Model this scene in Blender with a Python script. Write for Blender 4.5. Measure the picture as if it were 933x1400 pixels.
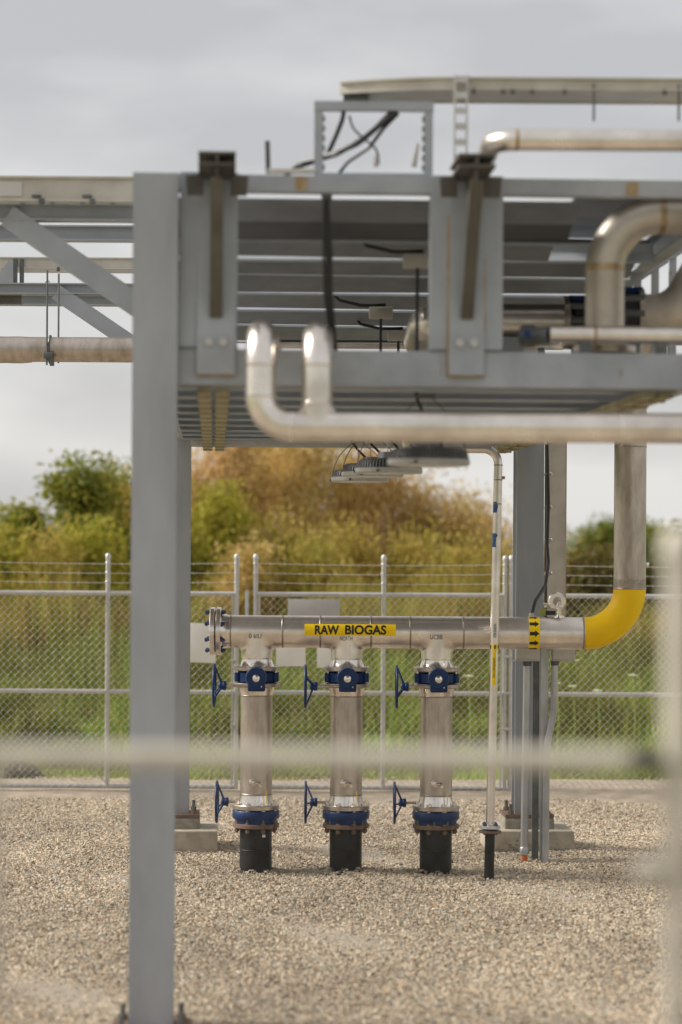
import bpy, bmesh, math, random
import numpy as np
from mathutils import Vector, Matrix

R = math.radians
PI = math.pi
random.seed(7)
rng = np.random.default_rng(11)
for o in list(bpy.data.objects):
    bpy.data.objects.remove(o, do_unlink=True)
scene = bpy.context.scene
C = scene.collection

# ------------------------------------------------------------------ camera
CAM_H = 2.2                       # eye height, metres
KF = 85.0 / 36.0 * 1400.0         # focal length in photo pixels
CX, HY = 466.5, 752.0             # where the level line of sight meets the photo
ROLL = R(0.35)
cam_data = bpy.data.cameras.new('camera')
cam = bpy.data.objects.new('camera', cam_data)
C.objects.link(cam)
scene.camera = cam
cam.location = (0, 0, CAM_H)
cam.rotation_euler = (R(90), -ROLL, 0)
cam_data.sensor_fit = 'VERTICAL'
cam_data.sensor_height = 36.0
cam_data.sensor_width = 24.0
cam_data.lens = 85.0
cam_data.shift_y = (HY - 700.0) / 1400.0
cam_data.clip_start = 0.2
cam_data.clip_end = 6000.0
cam_data.dof.use_dof = True
cam_data.dof.focus_distance = 17.1
cam_data.dof.aperture_fstop = 1.3
scene.render.resolution_x = 682
scene.render.resolution_y = 1024

# ------------------------------------------------------------------ sky + sun
SUN_EL, SUN_AZ = R(38), R(-84)    # azimuth from +Y (view direction), negative = left
world = bpy.data.worlds.new('World')
scene.world = world
world.use_nodes = True
wn, wl = world.node_tree.nodes, world.node_tree.links
wn.clear()
w_out = wn.new('ShaderNodeOutputWorld')
w_bg = wn.new('ShaderNodeBackground')
w_bg.inputs['Strength'].default_value = 0.05
sky = wn.new('ShaderNodeTexSky')
sky.sky_type = 'NISHITA'
sky.sun_disc = False
sky.sun_elevation = SUN_EL
sky.sun_rotation = SUN_AZ
sky.air_density = 1.0
sky.dust_density = 2.0
tc = wn.new('ShaderNodeTexCoord')
mp = wn.new('ShaderNodeMapping')
mp.inputs['Scale'].default_value = (2.6, 2.6, 8.0)
mp.inputs['Location'].default_value = (0.7, 0.0, 0.55)
n1 = wn.new('ShaderNodeTexNoise')
n1.inputs['Scale'].default_value = 1.5
n1.inputs['Detail'].default_value = 5.0
n1.inputs['Roughness'].default_value = 0.48
cr = wn.new('ShaderNodeValToRGB')
cr.color_ramp.elements[0].position = 0.40
cr.color_ramp.elements[0].color = (3.2, 3.15, 3.15, 1)
cr.color_ramp.elements[1].position = 0.60
cr.color_ramp.elements[1].color = (4.75, 4.66, 4.56, 1)
mixs = wn.new('ShaderNodeMix')
mixs.data_type = 'RGBA'
mixs.inputs[0].default_value = 0.90
wl.new(tc.outputs['Generated'], mp.inputs['Vector'])
wl.new(mp.outputs['Vector'], n1.inputs['Vector'])
wl.new(n1.outputs['Fac'], cr.inputs['Fac'])
wl.new(sky.outputs['Color'], mixs.inputs[6])
wl.new(cr.outputs['Color'], mixs.inputs[7])
wl.new(mixs.outputs[2], w_bg.inputs['Color'])
wl.new(w_bg.outputs['Background'], w_out.inputs['Surface'])

sun_data = bpy.data.lights.new('sun', 'SUN')
sun = bpy.data.objects.new('sun', sun_data)
C.objects.link(sun)
sun_data.energy = 1.5
sun_data.angle = R(22)
sun_data.color = (1.0, 0.95, 0.87)
sd = Vector((math.sin(SUN_AZ) * math.cos(SUN_EL), math.cos(SUN_AZ) * math.cos(SUN_EL), math.sin(SUN_EL)))
sun.rotation_euler = (-sd).to_track_quat('-Z', 'Y').to_euler()
sun.location = (0, 0, 30)

vs = scene.view_settings
vs.view_transform = 'Standard'
vs.look = 'None'
vs.exposure = 1.8
vs.gamma = 1.0
vs.use_curve_mapping = False


def P(px, py, Y):
    """photo pixel at depth Y -> world point"""
    dx, dy = px - CX, py - HY
    c, s = math.cos(ROLL), math.sin(ROLL)
    x, y = dx * c + dy * s, -dx * s + dy * c
    return Vector((x * Y / KF, Y, CAM_H - y * Y / KF))


# ------------------------------------------------------------------ rack frame of reference
TH = R(3.0)
RO = Vector((-0.858, 11.1, 0))
RU = Vector((math.cos(TH), math.sin(TH), 0))
RV = Vector((-math.sin(TH), math.cos(TH), 0))
UP = Vector((0, 0, 1))


def RK(u, v, z):
    return RO + RU * u + RV * v + UP * z


# ------------------------------------------------------------------ materials
MATS = {}


def mat(name, c1, c2=None, rough=0.5, metal=0.0, scale=8.0, stretch=(1, 1, 1), bump=0.0, bscale=60.0,
        rust=0.0, rust_col=(0.20, 0.085, 0.025), spec=0.5, attr=None, rvar=0.12, lo=0.35, hi=0.65, transl=0.0, detail=6.0):
    m = bpy.data.materials.new(name)
    m.use_nodes = True
    nt = m.node_tree
    N, L = nt.nodes, nt.links
    b = N['Principled BSDF']
    b.inputs['Metallic'].default_value = metal
    b.inputs['Roughness'].default_value = rough
    b.inputs['Specular IOR Level'].default_value = spec
    c2 = c2 or tuple(x * 0.75 for x in c1)
    t = N.new('ShaderNodeTexCoord')
    mpp = N.new('ShaderNodeMapping')
    mpp.inputs['Scale'].default_value = stretch
    L.new(t.outputs['Object'], mpp.inputs['Vector'])
    nz = N.new('ShaderNodeTexNoise')
    nz.inputs['Scale'].default_value = scale
    nz.inputs['Detail'].default_value = detail
    nz.inputs['Roughness'].default_value = 0.6
    L.new(mpp.outputs['Vector'], nz.inputs['Vector'])
    ramp = N.new('ShaderNodeValToRGB')
    ramp.color_ramp.elements[0].position = lo
    ramp.color_ramp.elements[1].position = hi
    ramp.color_ramp.elements[0].color = (*c2, 1)
    ramp.color_ramp.elements[1].color = (*c1, 1)
    L.new(nz.outputs['Fac'], ramp.inputs['Fac'])
    col = ramp.outputs['Color']
    if attr:
        a = N.new('ShaderNodeAttribute')
        a.attribute_name = attr
        mx = N.new('ShaderNodeMix')
        mx.data_type = 'RGBA'
        mx.blend_type = 'MULTIPLY'
        mx.inputs[0].default_value = 1.0
        L.new(col, mx.inputs[6])
        L.new(a.outputs['Color'], mx.inputs[7])
        col = mx.outputs[2]
    if rust > 0:
        nr = N.new('ShaderNodeTexNoise')
        nr.inputs['Scale'].default_value = 5.0
        nr.inputs['Detail'].default_value = 8.0
        nr.inputs['Roughness'].default_value = 0.72
        mr = N.new('ShaderNodeMapping')
        mr.inputs['Scale'].default_value = (2.2, 2.2, 0.7)
        mr.inputs['Location'].default_value = (3.1, 1.7, 0.4)
        L.new(t.outputs['Object'], mr.inputs['Vector'])
        L.new(mr.outputs['Vector'], nr.inputs['Vector'])
        rr = N.new('ShaderNodeValToRGB')
        rr.color_ramp.elements[0].position = 0.70 - 0.12 * rust
        rr.color_ramp.elements[1].position = 0.80 - 0.12 * rust
        rr.color_ramp.elements[0].color = (0, 0, 0, 1)
        rr.color_ramp.elements[1].color = (1, 1, 1, 1)
        L.new(nr.outputs['Fac'], rr.inputs['Fac'])
        mx = N.new('ShaderNodeMix')
        mx.data_type = 'RGBA'
        L.new(rr.outputs['Color'], mx.inputs[0])
        L.new(col, mx.inputs[6])
        mx.inputs[7].default_value = (*rust_col, 1)
        col = mx.outputs[2]
    L.new(col, b.inputs['Base Color'])
    if rvar:
        mr2 = N.new('ShaderNodeMapRange')
        mr2.inputs['To Min'].default_value = max(0.02, rough + rvar)
        mr2.inputs['To Max'].default_value = max(0.02, rough - rvar)
        L.new(nz.outputs['Fac'], mr2.inputs['Value'])
        L.new(mr2.outputs['Result'], b.inputs['Roughness'])
    if bump:
        nb = N.new('ShaderNodeTexNoise')
        nb.inputs['Scale'].default_value = bscale
        nb.inputs['Detail'].default_value = 4.0
        L.new(mpp.outputs['Vector'], nb.inputs['Vector'])
        bp = N.new('ShaderNodeBump')
        bp.inputs['Strength'].default_value = bump
        bp.inputs['Distance'].default_value = 0.01
        L.new(nb.outputs['Fac'], bp.inputs['Height'])
        L.new(bp.outputs['Normal'], b.inputs['Normal'])
    if transl > 0:
        tr = N.new('ShaderNodeBsdfTranslucent')
        L.new(col, tr.inputs['Color'])
        ms = N.new('ShaderNodeMixShader')
        ms.inputs[0].default_value = transl
        L.new(b.outputs['BSDF'], ms.inputs[1])
        L.new(tr.outputs['BSDF'], ms.inputs[2])
        L.new(ms.outputs['Shader'], N['Material Output'].inputs['Surface'])
    MATS[name] = m
    return m


mat('rack_paint', (0.40, 0.425, 0.455), (0.31, 0.33, 0.355), rough=0.45, scale=4.0, bump=0.08, bscale=25, rust=0.28, lo=0.28, hi=0.72)
mat('beam_paint', (0.40, 0.425, 0.455), (0.30, 0.32, 0.345), rough=0.5, scale=4.0, bump=0.08, bscale=25, rust=0.55)
mat('column_paint', (0.41, 0.43, 0.455), (0.29, 0.305, 0.325), rough=0.5, scale=5.0, bump=0.10, bscale=18, rust=0.12, stretch=(1, 1, 0.25), lo=0.25, hi=0.75)
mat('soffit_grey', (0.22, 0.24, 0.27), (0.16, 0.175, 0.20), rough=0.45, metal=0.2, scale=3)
mat('soffit_shaded', (0.085, 0.092, 0.105), (0.06, 0.065, 0.074), rough=0.5, metal=0.2, scale=3)  # both soffit tones are darkened; underside shade is put into the colour
mat('bracket_steel', (0.115, 0.105, 0.086), (0.075, 0.067, 0.053), rough=0.6, scale=5.0, rust=0.5)  # darkened base: the natural shading of the brackets is put into the colour
mat('stainless', (0.87, 0.81, 0.745), (0.66, 0.60, 0.54), rough=0.31, metal=1.0, scale=6.0, stretch=(1, 1, 1), bump=0.05, bscale=90)
mat('stainless_drop', (0.58, 0.51, 0.45), (0.38, 0.325, 0.275), rough=0.38, metal=1.0, scale=9.0, stretch=(1.6, 1.6, 0.45), bump=0.05, bscale=60)
mat('stainless_bright', (0.85, 0.80, 0.74), (0.70, 0.64, 0.58), rough=0.2, metal=1.0, scale=12.0)
mat('stainless_matt', (0.66, 0.60, 0.52), (0.50, 0.44, 0.37), rough=0.5, metal=0.85, scale=4.0, rust=0.1)
mat('weld', (0.30, 0.25, 0.21), (0.42, 0.37, 0.32), rough=0.4, metal=1.0, scale=40.0)
mat('weld_brown', (0.36, 0.24, 0.12), (0.50, 0.40, 0.28), rough=0.45, metal=0.8, scale=12.0)
mat('valve_blue', (0.006, 0.033, 0.125), (0.004, 0.020, 0.075), rough=0.42, spec=0.35, scale=14.0, bump=0.12, bscale=70)
mat('bolt_blue', (0.05, 0.09, 0.20), (0.03, 0.05, 0.1), rough=0.4, metal=0.4, scale=30)
mat('yellow_paint', (0.95, 0.63, 0.004), (0.88, 0.54, 0.004), rough=0.45, spec=0.3, scale=3.0, rust=0.5, rust_col=(0.62, 0.36, 0.02), bump=0.05, bscale=30)
mat('yellow_tape', (0.96, 0.67, 0.006), (0.91, 0.60, 0.005), rough=0.5, spec=0.3, scale=20)
mat('black_print', (0.012, 0.011, 0.010), (0.018, 0.016, 0.014), rough=0.5, scale=20)
mat('white_print', (0.72, 0.72, 0.70), (0.6, 0.6, 0.58), rough=0.5, scale=20)
mat('marker', (0.09, 0.08, 0.07), (0.15, 0.13, 0.12), rough=0.6, scale=60)
mat('poly_black', (0.008, 0.008, 0.0075), (0.014, 0.013, 0.012), rough=0.5, spec=0.3, scale=6.0, stretch=(1, 1, 2))
mat('rusty', (0.20, 0.13, 0.09), (0.10, 0.06, 0.04), rough=0.75, scale=25, bump=0.2)
mat('galv', (0.60, 0.585, 0.56), (0.48, 0.47, 0.45), rough=0.42, metal=0.55, scale=14)
mat('galv_wire', (0.60, 0.58, 0.53), (0.48, 0.46, 0.42), rough=0.5, metal=0.4, scale=20)
mat('galv_old', (0.62, 0.575, 0.49), (0.50, 0.46, 0.39), rough=0.6, metal=0.2, scale=9)
mat('rust_stain', (0.34, 0.19, 0.07), (0.40, 0.33, 0.22), rough=0.8, scale=30, stretch=(1, 1, 0.5))
mat('wire_dull', (0.20, 0.195, 0.18), (0.15, 0.145, 0.135), rough=0.6, scale=20)
mat('conduit', (0.50, 0.505, 0.50), (0.36, 0.37, 0.37), rough=0.42, metal=0.7, scale=8, stretch=(2, 2, 0.5))
mat('strut_dark', (0.16, 0.17, 0.165), (0.11, 0.115, 0.11), rough=0.5, metal=0.5, scale=10)
mat('concrete', (0.48, 0.425, 0.335), (0.33, 0.285, 0.215), rough=0.9, scale=9, bump=0.35, bscale=45, rvar=0.05)
mat('grout', (0.36, 0.33, 0.27), (0.22, 0.20, 0.16), rough=0.9, scale=12, bump=0.4, bscale=40, rvar=0.05)
mat('cable_black', (0.014, 0.014, 0.014), (0.022, 0.022, 0.022), rough=0.45, scale=20)
mat('tray_beige', (0.62, 0.58, 0.51), (0.50, 0.46, 0.40), rough=0.5, metal=0.35, scale=5, rust=0.12)
mat('light_housing', (0.27, 0.27, 0.275), (0.2, 0.2, 0.205), rough=0.5, metal=0.3, scale=20)
mat('light_rim', (0.46, 0.455, 0.45), (0.38, 0.375, 0.37), rough=0.45, metal=0.3, scale=20)
mat('light_lens', (0.62, 0.63, 0.64), (0.55, 0.56, 0.57), rough=0.25, scale=20)
mat('olive_strut', (0.36, 0.32, 0.20), (0.25, 0.22, 0.13), rough=0.6, scale=8, stretch=(1, 2, 1))  # olive cast is light reflected off the ground, put into the strut colour
mat('box_beige', (0.50, 0.475, 0.43), (0.42, 0.40, 0.36), rough=0.5, scale=10)
mat('sign_white', (0.90, 0.88, 0.85), (0.84, 0.82, 0.78), rough=0.5, scale=3, transl=0.4)
mat('sign_grey', (0.47, 0.45, 0.43), (0.41, 0.39, 0.37), rough=0.5, scale=6)
mat('orange_tape', (0.60, 0.17, 0.04), (0.42, 0.12, 0.04), rough=0.5, scale=20)
mat('blue_tape', (0.03, 0.12, 0.30), (0.02, 0.08, 0.2), rough=0.5, scale=40)
mat('green_tag', (0.35, 0.42, 0.08), (0.3, 0.34, 0.08), rough=0.6, scale=20)
mat('stone', (0.69, 0.58, 0.435), (0.56, 0.465, 0.345), rough=0.85, scale=3.0, attr='tint', rvar=0.05, spec=0.3)
mat('gravel_base', (0.42, 0.36, 0.285), (0.23, 0.195, 0.15), rough=0.95, scale=26, bump=0.6, bscale=60, rvar=0.03, detail=10)
mat('dirt', (0.40, 0.33, 0.25), (0.26, 0.21, 0.155), rough=0.95, scale=5, bump=0.5, bscale=30, rvar=0.03, detail=10)
mat('field', (0.19, 0.20, 0.05), (0.11, 0.13, 0.03), rough=0.95, scale=0.6, bump=0.3, bscale=8, rvar=0.03, detail=12)
mat('grass', (1, 1, 1), (0.72, 0.75, 0.6), rough=0.6, scale=1.0, attr='tint', rvar=0.05, spec=0.25, transl=0.35)
mat('leaf', (1, 1, 1), (0.7, 0.72, 0.6), rough=0.6, scale=1.3, attr='tint', rvar=0.05, spec=0.2, transl=0.35)
mat('bark', (0.16, 0.11, 0.07), (0.09, 0.065, 0.04), rough=0.9, scale=14, stretch=(1, 1, 0.3), rvar=0.03)
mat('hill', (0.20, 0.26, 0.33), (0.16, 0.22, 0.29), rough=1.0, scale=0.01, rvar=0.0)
mat('far_wall', (0.62, 0.60, 0.58), (0.55, 0.53, 0.5), rough=0.8, scale=0.3)
mat('far_roof', (0.42, 0.40, 0.40), (0.36, 0.34, 0.34), rough=0.7, scale=0.3)
mat('far_glass', (0.06, 0.07, 0.08), (0.04, 0.05, 0.06), rough=0.2, scale=1)
mat('flower', (0.55, 0.55, 0.36), (0.45, 0.46, 0.28), rough=0.8, scale=10)


# ------------------------------------------------------------------ mesh builder
WL = {}


def ortho(d):
    d = Vector(d).normalized()
    a = Vector((0, 0, 1)) if abs(d.z) < 0.9 else Vector((1, 0, 0))
    x = a.cross(d).normalized()
    return x, d.cross(x).normalized(), d


class MB:
    def __init__(self):
        self.v, self.f = [], []

    def add(self, vs_, fs_):
        n = len(self.v)
        self.v += [Vector(p) for p in vs_]
        self.f += [tuple(i + n for i in f) for f in fs_]
        return self

    def obox(self, c, ax, ay, az, sx, sy, sz):
        c, ax, ay, az = Vector(c), Vector(ax).normalized(), Vector(ay).normalized(), Vector(az).normalized()
        pts = [c + ax * (sx * i / 2) + ay * (sy * j / 2) + az * (sz * k / 2) for k in (-1, 1) for j in (-1, 1) for i in (-1, 1)]
        return self.add(pts, [(0, 2, 3, 1), (4, 5, 7, 6), (0, 1, 5, 4), (2, 6, 7, 3), (0, 4, 6, 2), (1, 3, 7, 5)])

    def box(self, c, s):
        return self.obox(c, (1, 0, 0), (0, 1, 0), (0, 0, 1), *s)

    def bbox(self, c, s, b, ax=(1, 0, 0), ay=(0, 1, 0), az=(0, 0, 1)):
        """box with chamfered edges"""
        bm = bmesh.new()
        bmesh.ops.create_cube(bm, size=1.0)
        for v in bm.verts:
            v.co = Vector((v.co.x * s[0], v.co.y * s[1], v.co.z * s[2]))
        bmesh.ops.bevel(bm, geom=bm.edges[:], offset=b, segments=2, affect='EDGES', profile=0.5)
        M = Matrix((Vector(ax).normalized(), Vector(ay).normalized(), Vector(az).normalized())).transposed()
        bm.verts.index_update()
        self.add([Vector(c) + M @ v.co for v in bm.verts], [[v.index for v in f.verts] for f in bm.faces])
        bm.free()
        return self

    def lathe(self, o, d, prof, seg=32, caps=True):
        """prof: list of (t along d, radius)"""
        x, y, z = ortho(d)
        o = Vector(o)
        pts, fs = [], []
        for (t, r) in prof:
            for i in range(seg):
                a = 2 * PI * i / seg
                pts.append(o + z * t + (x * math.cos(a) + y * math.sin(a)) * r)
        for j in range(len(prof) - 1):
            for i in range(seg):
                i2 = (i + 1) % seg
                fs.append((j * seg + i, j * seg + i2, (j + 1) * seg + i2, (j + 1) * seg + i))
        if caps:
            fs.append(tuple(reversed(range(seg))))
            n = (len(prof) - 1) * seg
            fs.append(tuple(range(n, n + seg)))
        return self.add(pts, fs)

    def cyl(self, p0, p1, r0, r1=None, seg=16, caps=True):
        p0, p1 = Vector(p0), Vector(p1)
        d = p1 - p0
        return self.lathe(p0, d, [(0, r0), (d.length, r0 if r1 is None else r1)], seg, caps)

    def tube(self, pts, r, seg=12, caps=True):
        pts = [Vector(p) for p in pts]
        rs = r if isinstance(r, (list, tuple)) else [r] * len(pts)
        x, y, z = ortho(pts[1] - pts[0])
        rings, fs = [], []
        for j, p in enumerate(pts):
            if j == 0:
                t = (pts[1] - pts[0]).normalized()
            elif j == len(pts) - 1:
                t = (pts[-1] - pts[-2]).normalized()
            else:
                t = ((pts[j + 1] - p).normalized() + (p - pts[j - 1]).normalized()).normalized()
            x = (x - t * x.dot(t)).normalized()
            y = t.cross(x)
            for i in range(seg):
                a = 2 * PI * i / seg
                rings.append(p + (x * math.cos(a) + y * math.sin(a)) * rs[j])
        for j in range(len(pts) - 1):
            for i in range(seg):
                i2 = (i + 1) % seg
                fs.append((j * seg + i, j * seg + i2, (j + 1) * seg + i2, (j + 1) * seg + i))
        if caps:
            fs.append(tuple(reversed(range(seg))))
            n = (len(pts) - 1) * seg
            fs.append(tuple(range(n, n + seg)))
        return self.add(rings, fs)

    def torus(self, c, d, RR, r, seg=36, ss=10):
        x, y, z = ortho(d)
        c = Vector(c)
        pts, fs = [], []
        for i in range(seg):
            a = 2 * PI * i / seg
            e = x * math.cos(a) + y * math.sin(a)
            for j in range(ss):
                b = 2 * PI * j / ss
                pts.append(c + e * (RR + r * math.cos(b)) + z * (r * math.sin(b)))
        for i in range(seg):
            for j in range(ss):
                i2, j2 = (i + 1) % seg, (j + 1) % ss
                fs.append((i * ss + j, i2 * ss + j, i2 * ss + j2, i * ss + j2))
        return self.add(pts, fs)

    def hbeam(self, p0, p1, d, w, tf, tw, up=UP):
        """I section from p0 to p1 (centre line); d deep along up, w wide flanges"""
        p0, p1 = Vector(p0), Vector(p1)
        a = (p1 - p0)
        L_ = a.length
        a.normalize()
        u = Vector(up)
        u = (u - a * u.dot(a)).normalized()
        s = a.cross(u)
        c = (p0 + p1) / 2
        self.obox(c + u * (d / 2 - tf / 2), a, s, u, L_, w, tf)
        self.obox(c - u * (d / 2 - tf / 2), a, s, u, L_, w, tf)
        self.obox(c, a, s, u, L_ - 0.002, tw, d - 2 * tf)
        return self

    def bar(self, p0, p1, w, h, up=UP):
        p0, p1 = Vector(p0), Vector(p1)
        a = (p1 - p0)
        L_ = a.length
        a.normalize()
        u = Vector(up)
        u = (u - a * u.dot(a)).normalized()
        s = a.cross(u)
        return self.obox((p0 + p1) / 2, a, s, u, L_, w, h)

    def prism(self, poly, o, ex, ey, ez, depth):
        """poly 2-D in (ex, ey) extruded along ez"""
        o, ex, ey, ez = Vector(o), Vector(ex), Vector(ey), Vector(ez)
        n = len(poly)
        pts = [o + ex * a + ey * b for a, b in poly] + [o + ex * a + ey * b + ez * depth for a, b in poly]
        fs = [tuple(reversed(range(n))), tuple(range(n, 2 * n))] + [(i, (i + 1) % n, (i + 1) % n + n, i + n) for i in range(n)]
        return self.add(pts, fs)

    def build(self, name, material, parent=None, loc=None, sharp=40, stuff=False):
        off = Vector((0, 0, 0))
        if parent is not None:
            off = WL[parent.name]
        elif loc is not None:
            off = Vector(loc)
        me = bpy.data.meshes.new(name)
        me.from_pydata([tuple(p - off) for p in self.v], [], self.f)
        me.update()
        bm = bmesh.new()
        bm.from_mesh(me)
        bmesh.ops.recalc_face_normals(bm, faces=bm.faces)
        bm.to_mesh(me)
        bm.free()
        if sharp:
            me.shade_smooth()
            me.set_sharp_from_angle(angle=R(sharp))
        me.materials.append(MATS[material])
        ob = bpy.data.objects.new(name, me)
        C.objects.link(ob)
        if parent is not None:
            ob.parent = parent
        elif loc is not None:
            ob.location = loc
        WL[ob.name] = off
        if stuff:
            ob['kind'] = 'stuff'
        return ob


def tag(o, label, cat, group=None):
    o['label'] = label
    o['category'] = cat
    if group:
        o['group'] = group
    return o


def thing(name, label, cat, loc, group=None):
    o = bpy.data.objects.new(name, None)
    o.empty_display_size = 0.1
    C.objects.link(o)
    o.location = Vector(loc)
    WL[o.name] = Vector(loc)
    return tag(o, label, cat, group)


def struct(o):
    o['kind'] = 'structure'
    return o


def inst(name, me, parent, loc, rot=None, material=None):
    """one more object on shared mesh data; loc in world coordinates"""
    o = bpy.data.objects.new(name, me)
    C.objects.link(o)
    o.parent = parent
    o.location = Vector(loc) - WL[parent.name]
    if rot is not None:
        o.rotation_euler = rot
    WL[o.name] = Vector(loc)
    return o


def copy_tree(root, loc, label):
    r = root.copy()
    C.objects.link(r)
    r.location = Vector(loc)
    r['label'] = label

    def rec(src, dst):
        for ch in list(src.children):
            c = ch.copy()
            C.objects.link(c)
            c.parent = dst
            rec(ch, c)
    rec(root, r)
    WL[r.name] = Vector(loc)
    return r


def mesh_of(mb, name, material, sharp=40):
    o = mb.build(name, material, sharp=sharp)
    me = o.data
    bpy.data.objects.remove(o)
    return me


def bolt_mesh(material, r=0.011, head=0.010, shank=0.05, name='bolt'):
    """hex bolt along +Z, head on top at z=0..head, nut at the other end"""
    mb = MB()
    mb.lathe((0, 0, 0), (0, 0, 1), [(0, r * 1.5), (head, r * 1.5)], 6)
    mb.lathe((0, 0, head), (0, 0, 1), [(0, r * 0.8), (head * 0.5, r * 0.8)], 8)
    mb.lathe((0, 0, -shank), (0, 0, 1), [(0, r * 0.8), (shank, r * 0.8)], 8)
    mb.lathe((0, 0, -shank + 0.004), (0, 0, 1), [(0, r * 1.5), (head, r * 1.5)], 6)
    return mesh_of(mb, name, material, sharp=30)


def arc(c, r, e0, e1, n=10, a0=0.0, a1=PI / 2):
    c, e0, e1 = Vector(c), Vector(e0), Vector(e1)
    return [c + e0 * (r * math.cos(a0 + (a1 - a0) * i / n)) + e1 * (r * math.sin(a0 + (a1 - a0) * i / n)) for i in range(n + 1)]


def bend_path(pts, rad, n=10):
    """polyline with rounded corners of the given radius"""
    pts = [Vector(p) for p in pts]
    out = [pts[0]]
    for i in range(1, len(pts) - 1):
        a, b, c = pts[i - 1], pts[i], pts[i + 1]
        d0, d1 = (a - b).normalized(), (c - b).normalized()
        ang = d0.angle(d1)
        t = min(rad / math.tan(ang / 2), (a - b).length * 0.98, (c - b).length * 0.98)
        rr = t * math.tan(ang / 2)
        ctr = b + (d0 + d1).normalized() * (rr / math.sin(ang / 2))
        s, e = b + d0 * t, b + d1 * t
        v0, v1 = (s - ctr), (e - ctr)
        tot = v0.angle(v1)
        ax = v0.cross(v1).normalized()
        for k in range(n + 1):
            out.append(ctr + Matrix.Rotation(tot * k / n, 3, ax) @ v0)
    out.append(pts[-1])
    return out


def text_verts(s, height, bold=0.0):
    cu = bpy.data.curves.new('t', 'FONT')
    cu.body = s
    cu.size = 1.0
    cu.align_x = 'CENTER'
    cu.offset = bold
    cu.resolution_u = 4
    o = bpy.data.objects.new('t', cu)
    C.objects.link(o)
    dg = bpy.context.evaluated_depsgraph_get()
    dg.update()
    me = bpy.data.meshes.new_from_object(o.evaluated_get(dg))
    bm = bmesh.new()
    bm.from_mesh(me)
    ys = [v.co.y for v in bm.verts]
    xs = [v.co.x for v in bm.verts]
    y0, y1, x0, x1 = min(ys), max(ys), min(xs), max(xs)
    k = height / (y1 - y0)
    for v in bm.verts:
        v.co = Vector(((v.co.x - (x0 + x1) / 2) * k, (v.co.y - (y0 + y1) / 2) * k, 0))
    for i in range(1, 8):
        yy = -height / 2 + height * i / 8
        bmesh.ops.bisect_plane(bm, geom=bm.verts[:] + bm.edges[:] + bm.faces[:], plane_co=(0, yy, 0), plane_no=(0, 1, 0))
    bm.verts.index_update()
    vv = [v.co.copy() for v in bm.verts]
    ff = [[v.index for v in f.verts] for f in bm.faces]
    bm.free()
    bpy.data.objects.remove(o)
    return vv, ff, (x1 - x0) * k


# ================================================================== THE SETTING
def sheet(name, x0, x1, y0, y1, z, material, nx=1, ny=1, amp=0.0):
    mb = MB()
    pts = []
    for j in range(ny + 1):
        for i in range(nx + 1):
            x, y = x0 + (x1 - x0) * i / nx, y0 + (y1 - y0) * j / ny
            pts.append((x, y, z + (amp * (random.random() - 0.5) if amp else 0)))
    fs = [(j * (nx + 1) + i, j * (nx + 1) + i + 1, (j + 1) * (nx + 1) + i + 1, (j + 1) * (nx + 1) + i) for j in range(ny) for i in range(nx)]
    mb.add(pts, fs)
    return struct(mb.build(name, material))


FENCE_Y = 21.75
sheet('ground', -3000, 3000, -200, 5000, -0.05, 'field')
sheet('gravel_yard', -14, 14, -3, 21.3, -0.004, 'gravel_base')
# dirt verge: a low swell of bare soil under and behind the fence
mb = MB()
nx, ny = 90, 12
pts, fs = [], []
for j in range(ny + 1):
    for i in range(nx + 1):
        x = -14 + 28 * i / nx
        t = j / ny
        y = 21.05 + 2.3 * t
        z = -0.012 + (0.045 + 0.05 * max(0, min(1, x / 2.0))) * math.sin(PI * t) + 0.015 * (random.random() - 0.5) * math.sin(PI * t)
        pts.append((x, y, z))
for j in range(ny):
    for i in range(nx):
        fs.append((j * (nx + 1) + i, j * (nx + 1) + i + 1, (j + 1) * (nx + 1) + i + 1, (j + 1) * (nx + 1) + i))
mb.add(pts, fs)
struct(mb.build('dirt_verge', 'dirt', sharp=80))
# far hills
mb = MB()
pts, fs = [], []
n = 60
for i in range(n + 1):
    x = -700 + 1400 * i / n
    h = 5.5 + 2.0 * math.sin(i * 0.37) + 1.2 * math.sin(i * 0.93 + 1)
    pts += [(x, 1500, -2), (x, 1560, h), (x, 1700, h * 0.9), (x, 1800, -2)]
for i in range(n):
    for k in range(3):
        a = i * 4 + k
        fs.append((a, a + 4, a + 5, a + 1))
mb.add(pts, fs)
struct(mb.build('hills', 'hill', sharp=80))


def soup(name, V, F, tint, material, parent=None, loc=None, stuff=True):
    """big numpy mesh: V (n,3), F (m,4) quads or (m,3); tint per face (m,3)"""
    off = np.array(WL[parent.name] if parent is not None else (loc or (0, 0, 0)), dtype=np.float32)
    V = (V - off).astype(np.float32)
    me = bpy.data.meshes.new(name)
    k = F.shape[1]
    me.vertices.add(len(V))
    me.vertices.foreach_set('co', V.ravel())
    me.loops.add(F.size)
    me.loops.foreach_set('vertex_index', F.astype(np.int32).ravel())
    me.polygons.add(len(F))
    me.polygons.foreach_set('loop_start', np.arange(0, F.size, k, dtype=np.int32))
    me.update(calc_edges=True)
    me.shade_flat()
    a = me.attributes.new('tint', 'FLOAT_COLOR', 'FACE')
    col = np.ones((len(F), 4), dtype=np.float32)
    col[:, :3] = tint
    a.data.foreach_set('color', col.ravel())
    me.materials.append(MATS[material])
    me.validate()
    o = bpy.data.objects.new(name, me)
    C.objects.link(o)
    if parent is not None:
        o.parent = parent
    elif loc is not None:
        o.location = loc
    WL[o.name] = Vector(tuple(float(q) for q in off))
    if stuff:
        o['kind'] = 'stuff'
    return o


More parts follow.
